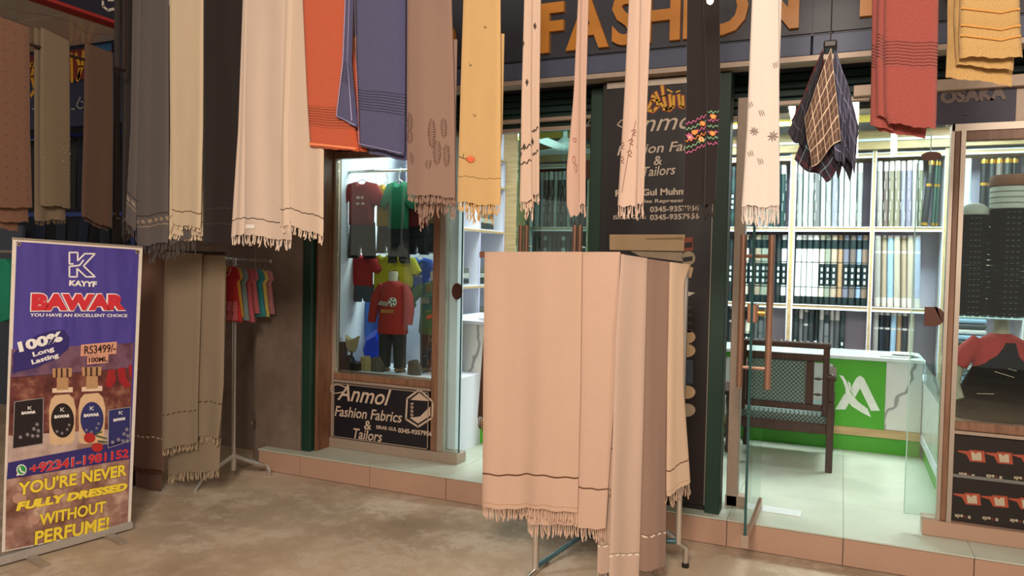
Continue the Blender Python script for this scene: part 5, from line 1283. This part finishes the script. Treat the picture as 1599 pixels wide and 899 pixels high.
# K emblem
stroke_px(bn, BP, [[(108, 394), (121, 394), (121, 407), (132, 396), (148, 396), (130, 415), (148, 432), (134, 432), (120, 419), (120, 432), (108, 432), (108, 416), (124, 414), (130, 406)], [(108, 394), (108, 412), (114, 412)]], 2.3, BW_, .002, 'emblem')
tb = lambda *a, **k: text_px(bn, BP, *a, off=.003, **k)
tb('KAYYF', (107, 446), (150, 448), 9, BW_, bold=.05)
tb('BAWAR', (48, 485), (195, 484), 27, BR_RED, bold=.075, halo=BW_, hb=.04)
tb('YOU HAVE AN EXCELLENT CHOICE', (46, 494), (198, 495), 5.2, BW_, bold=.02)
tb('100%', (30, 550), (98, 532), 17, BW_, bold=.05)
tb('Long', (52, 559), (85, 549), 10, BW_, bold=.03); tb('Lasting', (50, 571), (92, 559), 10, BW_, bold=.03)
bpoly([(126, 538), (182, 533), (181, 552), (125, 556)], mat('tag_salmon', 'd99c82', .4), .003); tb('RS3499/-', (131, 553), (180, 549), 13, BDK, bold=.01)
bpoly([(136, 556), (169, 553), (168, 566), (135, 569)], MATS['tag_salmon'], .003); tb('100ML', (138, 566), (167, 564), 8, BDK, bold=.02)
# bottles
M_BG = mat('print_bottle', 'd9b58e', .3); M_BGC = mat('print_gold_cap', 'b98f66', .3); M_BGD = mat('print_cap_dark', '4a2c26', .3)
for cx_, dy, lab in ((96, 0, '221a1c'), (142, -2, '2f3168')):
    bpoly([(cx_-19, 692+dy), (cx_-20, 640+dy), (cx_-17, 624+dy), (cx_-11, 617+dy), (cx_+11, 615+dy), (cx_+18, 622+dy), (cx_+22, 638+dy), (cx_+20, 686+dy), (cx_+14, 692+dy), (cx_-12, 695+dy)], M_BG, .003)
    bpoly([(cx_-15, 606+dy), (cx_+17, 604+dy), (cx_+17, 612+dy), (cx_-15, 613+dy)], mat('print_glass_rim', 'e8ccb0', .3), .0035)
    bpoly([(cx_-8, 588+dy), (cx_+10, 587+dy), (cx_+10, 608+dy), (cx_-8, 609+dy)], M_BGC, .004); bpoly([(cx_-15, 575+dy), (cx_+16, 574+dy), (cx_+15, 588+dy), (cx_-14, 589+dy)], M_BGC, .004)
    for d in (-10, -2, 7): bpoly([(cx_+d, 575+dy), (cx_+d+3, 575+dy), (cx_+d+3, 589+dy), (cx_+d, 589+dy)], M_BGD, .005)
    bpoly(ell(cx_+1, 656+dy, 18, 27, 28), mat('print_lab_'+lab, lab, .35), .004)
    tb('BAWAR', (cx_-12, 653+dy), (cx_+12, 651+dy), 5, BW_, bold=.05)
    stroke_px(bn, BP, [[(cx_-2, 636+dy), (cx_-2, 642+dy)], [(cx_+3, 636+dy), (cx_-1, 639+dy), (cx_+3, 642+dy)]], .9, BW_, .006, 'emblem')
    fl_ = [[(x+2.2*math.cos(a), y+2.2*math.sin(a)), (x, y)] for (x, y) in ((cx_-8, 673+dy), (cx_, 676+dy), (cx_+8, 670+dy), (cx_+11, 663+dy)) for a in [PI*2*i/5 for i in range(5)]]
    stroke_px(bn, BP, fl_, .8, mat('print_flower', 'a39aa0', .4), .006, 'flowers')
for (q, lab, cx_, cy_, s_) in (([(22, 627), (67, 621), (66, 692), (19, 700)], '221a1c', 44, 660, 1.0), ([(169, 640), (203, 635), (202, 688), (168, 699)], '2f3168', 186, 668, .85)):
    bpoly(q, MATS['print_lab_'+lab], .003)
    stroke_px(bn, BP, [q+[q[0]]], .9, mat('print_pale_line', 'a8a0a0', .4), .005, 'outline')
    tb('BAWAR', (cx_-11*s_, cy_-13+(0 if s_ == 1 else 3)), (cx_+11*s_, cy_-15+(0 if s_ == 1 else 2)), 4.5, BW_, bold=.05)
    fl_ = [[(x+3*math.cos(a), y+3*math.sin(a)), (x, y)] for (x, y) in ((cx_+13*s_, cy_+2), (cx_+8*s_, cy_+9), (cx_+15*s_, cy_+12), (cx_-2, cy_+18), (cx_-13*s_, cy_+22), (cx_+6*s_, cy_+20), (cx_+14*s_, cy_+20)) for a in [PI*2*i/6 for i in range(6)]]
    stroke_px(bn, BP, fl_, .9, MATS['print_flower'], .006, 'flowers')
    stroke_px(bn, BP, [[(cx_-1, cy_-30+s_*4), (cx_-1, cy_-25+s_*4)], [(cx_+4, cy_-30+s_*4), (cx_, cy_-27.5+s_*4), (cx_+4, cy_-25+s_*4)]], .9, BW_, .006, 'emblem')
M_BALL = mat('print_bauble', 'b02a26', .3)
bpoly(ell(139, 683, 9, 8, 18), M_BALL, .006); bpoly(ell(151, 698, 9, 7, 18), M_BALL, .006)
stroke_px(bn, BP, [[(150, 680), (165, 684)], [(152, 688), (166, 690)], [(148, 676), (158, 674)]], 2.2, mat('print_pine', '3a5a34', .4), .006, 'print')
# telephone line
WG = mat('print_messenger_green', '2f9a4a', .4)
bpoly(ell(33, 733, 8, 8.5, 22), BW_, .004); bpoly(ell(33, 733, 6.6, 7, 22), WG, .005); bpoly([(26, 738), (30, 741), (25, 743)], BW_, .0045)
stroke_px(bn, BP, [[(30, 729), (30, 732), (33, 736), (37, 737)]], 2, BW_, .006, 'emblem')
tb('+92341-1981152', (46, 740), (200, 714), 15.5, BR_RED, bold=.03, halo=BW_, hb=.03)
tb("YOU'RE NEVER", (27, 774), (197, 742), 21, BYEL, bold=.03, halo=BDK, hb=.016)
tb('FULLY DRESSED', (24, 798), (198, 765), 14, BYEL, bold=.07, shear=.15, halo=BDK, hb=.016)
tb('WITHOUT', (60, 821), (164, 799), 19, BYEL, bold=.03, halo=BDK, hb=.016)
tb('PERFUME!', (53, 851), (169, 826), 22, BYEL, bold=.03, halo=BDK, hb=.016)
for (x, y) in ((29, 381), (214, 393)):
    bpoly(ell(x, y, 3.4, 3.4, 14), M_ALUD, .004, 'eyelet'); bpoly(ell(x, y, 1.6, 1.6, 10), M_BLACK, .006, 'eyelet_hole')
# base cassette, feet, pole
b0, b1 = BP.ab(0, 868), BP.ab(204, 826)
m = MB(); c0 = BP.w((b0[0]-.012, 0.0)); c1 = BP.w((b1[0]+.005, 0.0)); mid_ = (c0+c1)/2; L_ = np.linalg.norm(c1-c0)/2
m.obox(tuple(mid_-BP.n*.01+np.array([0, 0, .026])), tuple(BP.u), tuple(BP.n), (0, 0, 1), L_, .024, .016)
m.obox(tuple(mid_-BP.n*.01+np.array([0, 0, .045])), tuple(BP.u), tuple(BP.n), (0, 0, 1), L_, .014, .003); m.build('cassette', mat('cassette_silver', 'c2bab2', .35, .5), bn)
m = MB(); m.obox(tuple(c0-BP.u*.012-BP.n*.01+np.array([0, 0, .029])), tuple(BP.u), tuple(BP.n), (0, 0, 1), .012, .026, .022); m.build('end_cap', mat('blue_cap', '2c4f7a', .4), bn)
for f_ in (.22, .80):
    c = c0+(c1-c0)*f_+BP.n*.06; m = MB(); m.obox(tuple(c+np.array([0, 0, .006])), tuple(BP.u), tuple(BP.n), (0, 0, 1), .022, .11, .004)
    m.obox(tuple(c-BP.n*.05+np.array([0, 0, .010])), tuple(BP.u), tuple(BP.n), (0, 0, 1), .018, .04, .008); m.build('foot', M_ALU, bn)
pb = c0+(c1-c0)*.5-BP.n*.03; pt_ = BP.px(121, 379)-BP.n*.02
m = MB(); m.tube([tuple(pb+np.array([0, 0, .05])), tuple(pt_)], .009, 8); m.build('support_pole', M_ALU, bn)
tl3, tr3 = BP.px(*TL), BP.px(*TR); m = MB(); m.tube([tuple(tl3-BP.n*.006-np.array([0, 0, .004])), tuple(tr3-BP.n*.006-np.array([0, 0, .004]))], .007, 8); m.build('top_bar', M_ALU, bn)

# ================================================================ CLOTHES FORMS
TEE = [(-.5, .0), (-.5, .62), (-.78, .42), (-.98, .55), (-.62, .98), (-.2, 1.04), (-.12, .98), (.12, .98), (.2, 1.04), (.62, .98), (.98, .55), (.78, .42), (.5, .62), (.5, .0)]
LONG = [(-.5, .0), (-.46, .62), (-.68, .12), (-.86, .16), (-.62, .94), (-.2, 1.04), (-.12, .98), (.12, .98), (.2, 1.04), (.62, .94), (.86, .16), (.68, .12), (.46, .62), (.5, .0)]
PANTS = [(-.5, 1.0), (-.56, .0), (-.14, .0), (0, .62), (.14, .0), (.56, .0), (.5, 1.0)]
DRESS = [(-.6, .0), (-.36, .72), (-.52, .80), (-.40, .98), (-.16, 1.02), (-.1, .9), (.1, .9), (.16, 1.02), (.40, .98), (.52, .80), (.36, .72), (.6, .0)]
def garment(mb, shape, c, w_, h, m=0, rot=0.0, th=.02, udir=(1, 0, 0), bulge=.02):
    cs, sn = math.cos(rot), math.sin(rot); pts = []
    for a, b_ in shape: x, z = a*w_, b_*h-h; pts.append((x*cs-z*sn, x*sn+z*cs))
    u = np.array(udir, float); u /= np.linalg.norm(u); n = np.array([u[1], -u[0], 0.0])
    if n@(EYEP-np.array(c)) < 0: n = -n
    mb.slab(pts, (np.array(c), u, np.array([0, 0, 1.0]), n), th, m, .22, bulge)
def cm(c): return mat('garment_'+c, c, .85, 0, .08, 25)
RAILY = 4.72
rd = MB(); ra, rb = at(527, 269, RAILY), at(690, 272, RAILY); rd.tube([(-3.44, RAILY, ra[2]), (-2.5, RAILY, ra[2])], .012, 10)
tag(rd.build('hanging_rod', M_CHROME, None, True), 'chrome rod across the top of the left display window', 'rail')
def outfit(px, ytop, Y, w_, top_c, pants_c, label, shape=TEE, h=.30, ph=.24, print_c=None, rot=0, grp='outfits on the upper rod'):
    c = at(px, ytop, Y); t = thing('hanging_outfit' if pants_c else 'hanging_shirt', label, 'outfit' if pants_c else 'shirt', (c[0], Y, c[2]-h-(ph if pants_c else 0)), grp)
    m = MB(); garment(m, shape, c, w_, h, 0, rot); m.build('top', cm(top_c), t, True)
    if print_c:
        m = MB(); 
        for i, (dx, dz, a, b_) in enumerate(((-.10, -.38, .07, .06), (.06, -.38, .05, .06), (-.10, -.52, .06, .05), (.08, -.52, .06, .05))):
            m.box(c[0]+dx*w_*1.2, c[0]+(dx+a*1.6)*w_*1.2, Y-.024, Y-.021, c[2]+dz*h, c[2]+(dz+b_)*h*1.0)
        m.build('print', mat('garment_print_'+print_c, print_c, .6), t)
    if pants_c:
        m = MB(); garment(m, PANTS, (c[0], Y+.012, c[2]-h+.02), w_*1.0, ph, 0, rot); m.build('trousers', cm(pants_c), t, True)
    m = MB(); m.tube([(c[0]-w_*.45, Y+.012, c[2]-.015), (c[0], Y+.012, c[2]+.03), (c[0]+w_*.45, Y+.012, c[2]-.015)], .003, 5); m.tube([(c[0], Y+.012, c[2]+.03), (c[0], Y+.012, c[2]+.055), (c[0]+.01, RAILY-.02, ra[2]+.016)], .0022, 5); m.build('hanger', M_CHROME, t)
    return t
outfit(564, 286, 4.70, .215, '7c1416', '0f0e0c', 'dark red T-shirt with small print over black trousers, leftmost on the upper rod', h=.31, ph=.27, print_c='c8a890')
outfit(604, 290, 4.745, .17, 'a87f16', '131211', 'mustard yellow shirt over dark trousers behind the green one', h=.30, ph=.22)
outfit(622, 286, 4.68, .16, '156a48', '101114', 'green T-shirt over dark jeans in the middle of the upper rod', h=.33, ph=.27)
outfit(652, 290, 4.755, .16, '701518', '0f111c', 'red shirt over dark jeans behind the dusty brown shawl', h=.30, ph=.22)
outfit(684, 292, 4.70, .16, '8c6e4c', '101216', 'tan shirt over black jeans at the right end of the upper rod', h=.26, ph=.22)
for (px, c, c2) in ((579, 'd0523c', 'salmon'), (610, 'b53a6c', 'pink and white'), (632, '2aa0a8', 'turquoise')):
    outfit(px, 262, 5.6+.06*len(c2)/6, .10, c, None, '%s garment pinned high behind the upper rod' % c2, h=.25, grp='garments pinned high')
outfit(566, 398, 4.80, .17, 'a8161e', '3c4a54', 'bright red shirt over floral shorts in the lower hanging row', h=.24, ph=.14, grp='shirts in the lower row')
outfit(546, 404, 4.83, .10, 'd9c41c', None, 'yellow shirt peeping out left of the bright red shirt', h=.22, grp='shirts in the lower row')
outfit(598, 400, 4.84, .16, 'b8b014', '161413', 'bright yellow shirt over dark trousers behind the red sweater form', h=.25, ph=.16, grp='shirts in the lower row')
outfit(630, 402, 4.81, .15, 'bcb416', '161412', 'bright yellow shirt with dark trousers right of the red sweater neck', h=.22, ph=.16, grp='shirts in the lower row')
outfit(655, 404, 4.87, .16, '1f4a9a', None, 'blue shirt in the lower hanging row above the green sweater form', h=.26, grp='shirts in the lower row', print_c='9fb4d0')
m = MB(); m.tube([(-3.42, 4.84, at(560, 392, 4.84)[2]), (-2.6, 4.84, at(560, 392, 4.84)[2])], .010, 8); tag(m.build('hanging_rod', M_CHROME, None, True), 'lower chrome rod behind the red and yellow shirts', 'rail')
for c, px in (('2f57b8', 561), ('3f74cc', 590)):
    q = [at(x, y, 5.0) for x, y in ((px-17, 462), (px+14, 460), (px+16, 520), (px+18, 560), (px-14, 572), (px-18, 520))]
    m = MB(); m.slab([(p[0], p[2]) for p in q], ((0, 4.97, 0), (1, 0, 0), (0, 0, 1), (0, -1, 0)), .03, inset=.25, bulge=.03)
    tag(m.build('blue_skirt', cm(c), None, True), ['royal blue pleated skirt hanging below the bright red shirt', 'bright blue skirt hanging left of the red sweater form'][px > 570], 'skirt', 'blue skirts')
q = [at(x, y, 4.86) for x, y in ((572, 524), (592, 512), (600, 530), (596, 562), (606, 578), (590, 584), (572, 572), (566, 545))]
m = MB(); m.slab([(p[0], p[2]) for p in q], ((0, 4.86, 0), (1, 0, 0), (0, 0, 1), (0, -1, 0)), .04, inset=.3, bulge=.04); tag(m.build('plastic_bag', mat('blue_plastic', '1740c8', .15, 0, .1), None, True), 'shiny bright blue plastic bag on the display platform', 'bag')

def mannequin(px, Y, label, sweat, pants, wsc=1.0, arm='down'):
    base = at(px, 586, Y); z0 = .676; zn = at(px, 431, Y)[2]; X = base[0]; H_ = zn-z0
    t = thing('child_mannequin', label, 'mannequin', (X, Y, z0))
    h = lambda f: z0+H_*f
    m = MB(); m.loft([((X, Y, h(.90)), (.045, 0, 0), (0, .04, 0)), ((X, Y, h(.95)), (.034, 0, 0), (0, .032, 0)), ((X, Y, h(1.03)), (.038, 0, 0), (0, .036, 0)), ((X, Y, h(1.05)), (.030, 0, 0), (0, .028, 0))]); m.build('neck', mat('mannequin_cream', 'b0a792', .6), t, True)
    m = MB(); w_ = wsc
    m.loft([((X, Y, h(.40)), (.120*w_, 0, 0), (0, .07, 0)), ((X, Y, h(.42)), (.126*w_, 0, 0), (0, .075, 0)), ((X, Y, h(.6)), (.115*w_, 0, 0), (0, .075, 0)), ((X, Y, h(.8)), (.115*w_, 0, 0), (0, .070, 0)), ((X, Y, h(.88)), (.118*w_, 0, 0), (0, .060, 0)), ((X, Y, h(.925)), (.085*w_, 0, 0), (0, .05, 0)), ((X, Y, h(.95)), (.045, 0, 0), (0, .042, 0))], n=20)
    for sg in (-1, 1):
        if arm == 'down' or sg == 1 and arm == 'mix': pts = [(X+sg*.09*w_, Y, h(.90)), (X+sg*.135*w_, Y-.01, h(.78)), (X+sg*.155*w_, Y-.02, h(.64)), (X+sg*.16*w_, Y-.04, h(.51))]; rs = [.035, .042, .036, .030]
        else: pts = [(X+sg*.09*w_, Y, h(.90)), (X+sg*.15*w_, Y-.01, h(.82)), (X+sg*.19*w_, Y-.04, h(.72)), (X+sg*.13*w_, Y-.10, h(.70))]; rs = [.035, .042, .036, .030]
        m.tube(pts, rs, 12); e = Vector(pts[-1]); d = (e-Vector(pts[-2])).normalized()
    m.build('sweater', cm(sweat), t, True, 60)
    m = MB()
    for sg in (-1, 1):
        m.loft([((X+sg*.055, Y, h(.45)), (.058, 0, 0), (0, .06, 0)), ((X+sg*.062, Y, h(.25)), (.048, 0, 0), (0, .05, 0)), ((X+sg*.066, Y, h(.10)), (.044, 0, 0), (0, .046, 0)), ((X+sg*.068, Y, h(.05)), (.047, 0, 0), (0, .05, 0))])
    m.build('trousers', cm(pants), t, True)
    for sg in (-1, 1):
        m = MB(); m.loft([((X+sg*.068, Y+.03, z0+.002), (.030, 0, 0), (0, .03, 0)), ((X+sg*.068, Y-.01, z0+.026), (.03, 0, 0), (0, .06, .01)), ((X+sg*.068, Y+.01, z0+.055), (.027, 0, 0), (0, .03, 0))]); m.build('shoe', mat('shoe_tan', '6a5638', .6), t, True)
    return t, X, h
t_, X, h = mannequin(612, 4.72, 'headless child form in red sweater with football print and dark jeans', '90140f', '10161a', 1.0)
fr_ = lambda dy: ((0, 4.72-dy, 0), (1, 0, 0), (0, 0, 1), (0, -1, 0))
m = MB(); m.slab([(X+.045+a, h(.735)+b_) for a, b_ in ell(0, 0, .034, .034, 18)], fr_(.081), .008); m.build('football_print', mat('print_ball_white', 'cfcbc0', .6), t_)
m = MB()
for a in (0, 1.26, 2.5, 3.8, 5.0): m.slab([(X+.045+.024*math.cos(a)+x, h(.735)+.024*math.sin(a)+z) for x, z in ell(0, 0, .008, .008, 5)], fr_(.084), .002)
m.slab([(X+.045+x, h(.735)+z) for x, z in ell(0, 0, .010, .010, 5)], fr_(.084), .002); m.build('football_patch', mat('print_ball_black', '181818', .6), t_)
m = MB(); m.slab([(X-.06+x, h(.745)+z) for x, z in ((-.02, -.03), (.06, -.04), (.075, -.01), (.0, .0))], fr_(.081), .006); m.build('print', mat('print_grey_swish', '8d8678', .6), t_)
text_on(t_, 'SHOOT', (X-.05, 4.72-.079, h(.62)), (1, 0, 0), (0, 0, 1), .11, .026, mat('print_mustard', 'b08a3c', .6), bold=.04)
t_, X, h = mannequin(677, 4.84, 'headless child form in green sweater with orange print, partly behind the frame', '22552a', '1c1510', 1.0, 'up')
m = MB(); m.slab([(X+.035+x, h(.70)+z) for x, z in ((-.01, .10), (.02, .10), (.03, 0), (.02, -.09), (-.06, -.10), (-.05, -.07), (-.01, -.06))], ((0, 4.84-.081, 0), (1, 0, 0), (0, 0, 1), (0, -1, 0)), .006); m.build('print', mat('print_orange2', 'b5401e', .6), t_)
m = MB(); m.box(X-.07, X, 4.84-.083, 4.84-.07, h(.72), h(.78)); m.build('print_patch', mat('print_olive', '6a6a4a', .6), t_)
# small goods on the display platform
bu = thing('jewellery_bust', 'beige necklace bust on a small stand at the left of the display', 'display stand', tuple(np.array([at(552, 570, 4.66)[0], 4.66, .72])))
bX = at(549, 570, 4.66)[0]
m = MB(); m.slab([(bX+x, z) for x, z in ((-.055, .93), (-.02, .905), (.02, .905), (.06, .93), (.04, .85), (.02, .805), (-.02, .805), (-.04, .85))], ((0, 4.65, 0), (1, 0, 0), (0, 0, 1), (0, -1, 0)), .03, inset=.25, bulge=.02); m.build('bust', mat('bust_beige', '9c8a66', .7), bu, True)
m = MB(); m.lathe([(.035, .735), (.03, .745), (.008, .755), (.008, .815)], (bX, 4.66, 0), 12); m.build('stand', M_BLACK, bu, True)
bX2 = at(520, 580, 4.62)[0]
tag(bx('black_tray', (-3.42, bX+.10, 4.602, 4.72, .677, .733), M_BLACK, None, .004), 'long low black tray at the left of the display platform', 'tray')
tag(bx('dark_box', (at(529, 560, 4.64)[0], at(538, 560, 4.64)[0], 4.62, 4.68, .735, .88), mat('box_dark', '23201e', .5), None, .003), 'tall narrow dark box standing on the black tray', 'box')
m = MB(); c = at(545, 572, 4.63)[0]; m.loft([((c, 4.64, .735), (.04, 0, 0), (0, .025, 0)), ((c, 4.64, .77), (.036, 0, 0), (0, .024, 0)), ((c, 4.64, .785), (.015, 0, 0), (0, .01, 0))], n=12); tag(m.build('black_pouch', M_BLACK, None, True), 'small black pouch on the tray below the necklace bust', 'pouch')
for k, (px, c, l) in enumerate(((571, '8a7a52', 'crumpled khaki paper bag left of the red sweater form'), (588, '4a453c', 'grey brown bundle at the foot of the red sweater form'), (646, '3a3229', 'dark folded bundle between the two child forms'))):
    xx = at(px, 580, 4.66)[0]; m = MB(); r_ = random.Random(k)
    m.loft([((xx, 4.67, .678), (.055, 0, 0), (0, .03, 0)), ((xx+.005, 4.67, .72), (.060, 0, .005), (0, .035, 0)), ((xx-.004, 4.67, .765), (.045, 0, -.008), (0, .028, 0)), ((xx+.01, 4.67, .785), (.02, 0, 0), (0, .012, 0))], n=9)
    tag(m.build(['paper_bag', 'cloth_bundle', 'cloth_bundle'][k], mat('bundle_%d' % k, c, .8, 0, .12), None, False), l, ['bag', 'bundle', 'bundle'][k])

# ---------------- right display: cap stacks and torso
NUM = ORD+['fifteenth', 'sixteenth', 'seventeenth', 'eighteenth', 'nineteenth']
def cap_stack(px, w_, zb, n, topkind, desc):
    X = at(px, 400, 4.78)[0]; Y = 4.78; hcap = .030
    base = None
    for i in range(n):
        m = MB() if base is None else None
        if base is None:
            r_ = w_/2; m.lathe([(r_*.98, 0), (r_, .004), (r_, hcap-.010), (r_*.97, hcap-.006), (r_*.86, hcap-.0015), (.001, hcap-.001)], (X, Y, zb), 18)
            base = m.build('embroidered_cap', mat('cap_black', '0a0a0c', .95, 0, .2, 90, spec=.1), None, True); o = base
            lab = MB()
            for a in (-.25, .0, .25): lab.box(X+math.sin(a)*r_-.006, X+math.sin(a)*r_+.006, Y-math.cos(a)*r_*1.012, Y-math.cos(a)*r_*.99, zb+.008, zb+.014)
            lab.build('trim', mat('cap_thread', '2c2a2b', .6), base)
        else: o = dup(base, (0, 0, i*hcap*1.0))
        tag(o, '%s black cap from the bottom of the %s cap stack' % (NUM[i], desc), 'cap', 'black caps, %s stack' % desc)
    return X, Y, zb+n*hcap
Xc, Yc, zt = cap_stack(1519, .155, 1.267, 18, '', 'left')
m = MB(); m.lathe([(.068, 0), (.072, .01), (.066, .035), (.045, .055), (.02, .064), (.001, .066)], (Xc, Yc, zt+.001), 18); tag(m.build('white_cap', mat('cap_white', 'b9b7ad', .8), None, True), 'white domed cap topping the left cap stack', 'cap')
Xc, Yc, zt = cap_stack(1575, .20, 1.267, 19, '', 'right')
for i in range(4):
    m = MB(); m.lathe([(.096, 0), (.100, .004), (.098, .026), (.094, .028)], (Xc, Yc, zt+.001+i*.030), 18); tag(m.build('white_cap', mat('cap_white', 'b9b7ad', .8), None, True), '%s white cap above the black ones on the right cap stack' % ORD[i], 'cap', 'white caps on the right stack')
m = MB(); m.lathe([(.100, 0), (.104, .01), (.102, .045), (.095, .058), (.088, .040)], (Xc, Yc, zt+.122), 18); tag(m.build('brown_cap', mat('cap_rust', '7a4a34', .8, 0, .1, 30), None, True), 'rust brown cap on top of the right cap stack', 'cap')
# torso form in red shirt and black quilted vest
X, Y = at(1560, 600, 4.85)[0], 4.85; z0 = .692
t_ = thing('torso_form', 'headless torso in red shirt under a black vest behind the right window', 'mannequin', (X, Y, z0))
m = MB(); m.loft([((X, Y, 1.14), (.045, 0, 0), (0, .045, 0)), ((X, Y, 1.20), (.036, 0, 0), (0, .036, 0)), ((X, Y, 1.245), (.036, 0, 0), (0, .036, 0))]); m.build('neck', mat('mannequin_cream', 'b0a792', .6), t_, True)
m = MB(); m.loft([((X, Y, .9), (.125, 0, 0), (0, .085, 0)), ((X, Y, 1.05), (.14, 0, 0), (0, .09, 0)), ((X, Y, 1.12), (.125, 0, 0), (0, .075, 0)), ((X, Y, 1.165), (.05, 0, 0), (0, .05, 0))], n=20)
for sg in (-1, 1): m.tube([(X+sg*.10, Y, 1.12), (X+sg*.165, Y-.01, 1.05), (X+sg*.20, Y-.02, .975)], [.045, .05, .043], 14)
m.build('red_shirt', cm('b02a24'), t_, True, 60)
m = MB()
for sg in (-1, 1): m.tube([(X+sg*.20, Y-.02, .98), (X+sg*.215, Y-.05, .87), (X+sg*.19, Y-.08, .80)], [.028, .025, .02], 10)
m.build('forearm', MATS['mannequin_cream'], t_, True)
m = MB(); m.loft([((X-.02, Y-.0, .694), (.20, 0, 0), (0, .12, 0)), ((X-.02, Y, .80), (.195, 0, 0), (0, .115, 0)), ((X, Y, .92), (.16, 0, 0), (0, .10, 0)), ((X+.01, Y-.0, 1.04), (.11, 0, 0), (0, .098, 0)), ((X+.03, Y, 1.12), (.05, 0, 0), (0, .08, 0))], n=20); m.build('black_vest', mat('vest_black', '0c0c12', .95, 0, .15, 30, spec=.1), t_, True)
m = MB(); m.tube([(X-.12, Y-.115, .84), (X-.04, Y-.118, .845)], .0018, 5); m.tube([(X-.04, Y-.107, .965), (X+.05, Y-.110, .94)], .0018, 5); m.tube([(X+.02, Y-.105, .985), (X+.06, Y-.105, .975)], .0015, 5); m.build('piping', M_INKW, t_)

# ================================================================ CHILDREN'S GARMENTS ON THE STAND IN THE RECESS
gx = -3.70; r0, r1 = np.array([gx, 3.744, 1.489]), np.array([gx, 4.172, 1.473]); gy = 3.84
gs_ = thing('garment_stand', 'chrome T-shaped garment stand beside the drain pipe', 'clothes rack', (gx, gy, 0))
px_ = gx
def gt(name, pts, r=.012, m_=M_CHROME): k = MB(); k.tube(pts, r, 8); k.build(name, m_, gs_, True)
gt('rail', [tuple(r0), tuple(r1)], .010); k = MB(); k.lathe([(.014, 0), (.014, .01)], (0, 0, 0), 8); 
bx('rail_end', (gx-.013, gx+.013, r1[1]-.004, r1[1]+.012, r1[2]-.013, r1[2]+.013), M_ALU, gs_, .004)
gt('post', [(px_, gy, .13), (px_, gy, r0[2])], .013)
gt('post_foot', [(px_, gy, .07), (px_, gy, .15)], .017)
f1 = (-3.575, 4.04); gt('leg', [(px_, gy, .17), (px_+(f1[0]-px_)*.7, gy+(f1[1]-gy)*.7, .09), (f1[0]-.03, f1[1], .07), (f1[0], f1[1], .04), (f1[0]+.003, f1[1], .0)], .015)
gt('leg', [(px_, gy, .17), (px_-.12, 4.10, .07), (px_-.15, 4.18, .0)], .013); gt('leg', [(px_, gy, .17), (px_-.03, 3.60, .07), (px_-.04, 3.54, .0)], .013)
kg = [('a81c1e', DRESS, .16, .36, 'red children dress with pink ruffled hem, nearest on the stand'), ('c98a24', DRESS, .11, .33, 'orange yellow children dress second on the garment stand'),
      ('6f7f7c', DRESS, .11, .35, 'grey children dress third on the garment stand'), ('a84a54', DRESS, .12, .36, 'dusty pink children dress fourth on the garment stand'),
      ('b55a60', DRESS, .11, .30, 'rose pink children top with ruffled sleeve, fifth on the garment stand'), ('2f7f84', DRESS, .12, .32, 'teal children dress sixth on the garment stand'),
      ('c9b45a', DRESS, .11, .32, 'yellow children dress seventh on the garment stand'), ('b5767a', DRESS, .11, .30, 'pale pink printed children shirt furthest right on the stand')]
for i, (c, shp, w_, h_, l) in enumerate(kg):
    x = gx+.002*(i % 3); gy = 3.768+i*.050; z = r0[2]-.055-.004*i
    t = thing('child_dress', l, 'dress', (x, gy, z-h_), 'children garments on the stand')
    uu = np.array([1, .12+.03*(i % 3), 0]); uu /= np.linalg.norm(uu); nv = np.array([uu[1], -uu[0], 0])
    m = MB(); garment(m, shp, (x, gy, z), w_*1.18, h_, 0, 0, .014, uu, .012); m.build('dress', mat('kid_'+c, c, .85, 0, .14, 40), t, True)
    if i == 0:
        for j, zz in enumerate((z-h_+.075, z-h_+.015)):
            k = MB(); n = 14; u = uu; nn = nv
            pts = []
            for q in range(n+1):
                a = (-1+2*q/n)*.094; w2 = .012*math.sin(q*2.2)
                for zo, oo in ((.06, .016), (-.005, .026)): k.v.append(tuple(np.array([x, gy, zz])+u*a*(1 if zo > 0 else 1.08)+nn*(oo+w2*(zo < 0))+np.array([0, 0, zo])))
            for q in range(n): k.face((2*q, 2*q+1, 2*q+3, 2*q+2))
            k.build('ruffle', mat('kid_ruffle', 'b5575a', .85, 0, .14, 50), t, True)
        k = MB(); k.tube([tuple(np.array([x, gy, z-.00])+uu*a+nv*.016+np.array([0, 0, dz])) for a, dz in ((-.045, -.01), (-.03, -.05), (0, -.065), (.03, -.05), (.045, -.01))], .003, 5); k.build('neck_trim', mat('kid_trim', 'c98a80', .8), t)
    k = MB(); zq = r0[2]-.0018*i; k.tube([tuple(np.array([x, gy, z-.012])-uu*.06), (x, gy, z+.022), tuple(np.array([x, gy, z-.012])+uu*.06)], .0025, 5); k.tube([(x, gy, z+.022), (x+.016, gy, zq+.0), (x, gy, zq+.016), (x-.014, gy, zq+.004)], .0022, 5); k.build('hanger', mat('hanger_plastic', '8a8078', .4), t)

# bare bulb above the front rail
lb = thing('light_bulb', 'small glowing bulb at the top edge above the black embroidered shawl', 'light bulb', tuple(at(1110, -12, 2.82)))
c = at(1109, -2, 2.82); m = MB(); m.lathe([(.004, -.020), (.011, -.014), (.014, 0), (.011, .016), (.008, .034)], tuple(c), 12); m.build('bulb', mat('bulb_glow', 'fff2dd', .3, 0, 0, emit='ffe2b8', es=9), lb, True)
m = MB(); m.lathe([(.014, .034), (.016, .07), (.006, .075)], tuple(c), 10); m.tube([(c[0], c[1], c[2]+.07), (c[0], c[1], c[2]+.4)], .003, 5); m.build('socket', M_BLACK, lb, True)
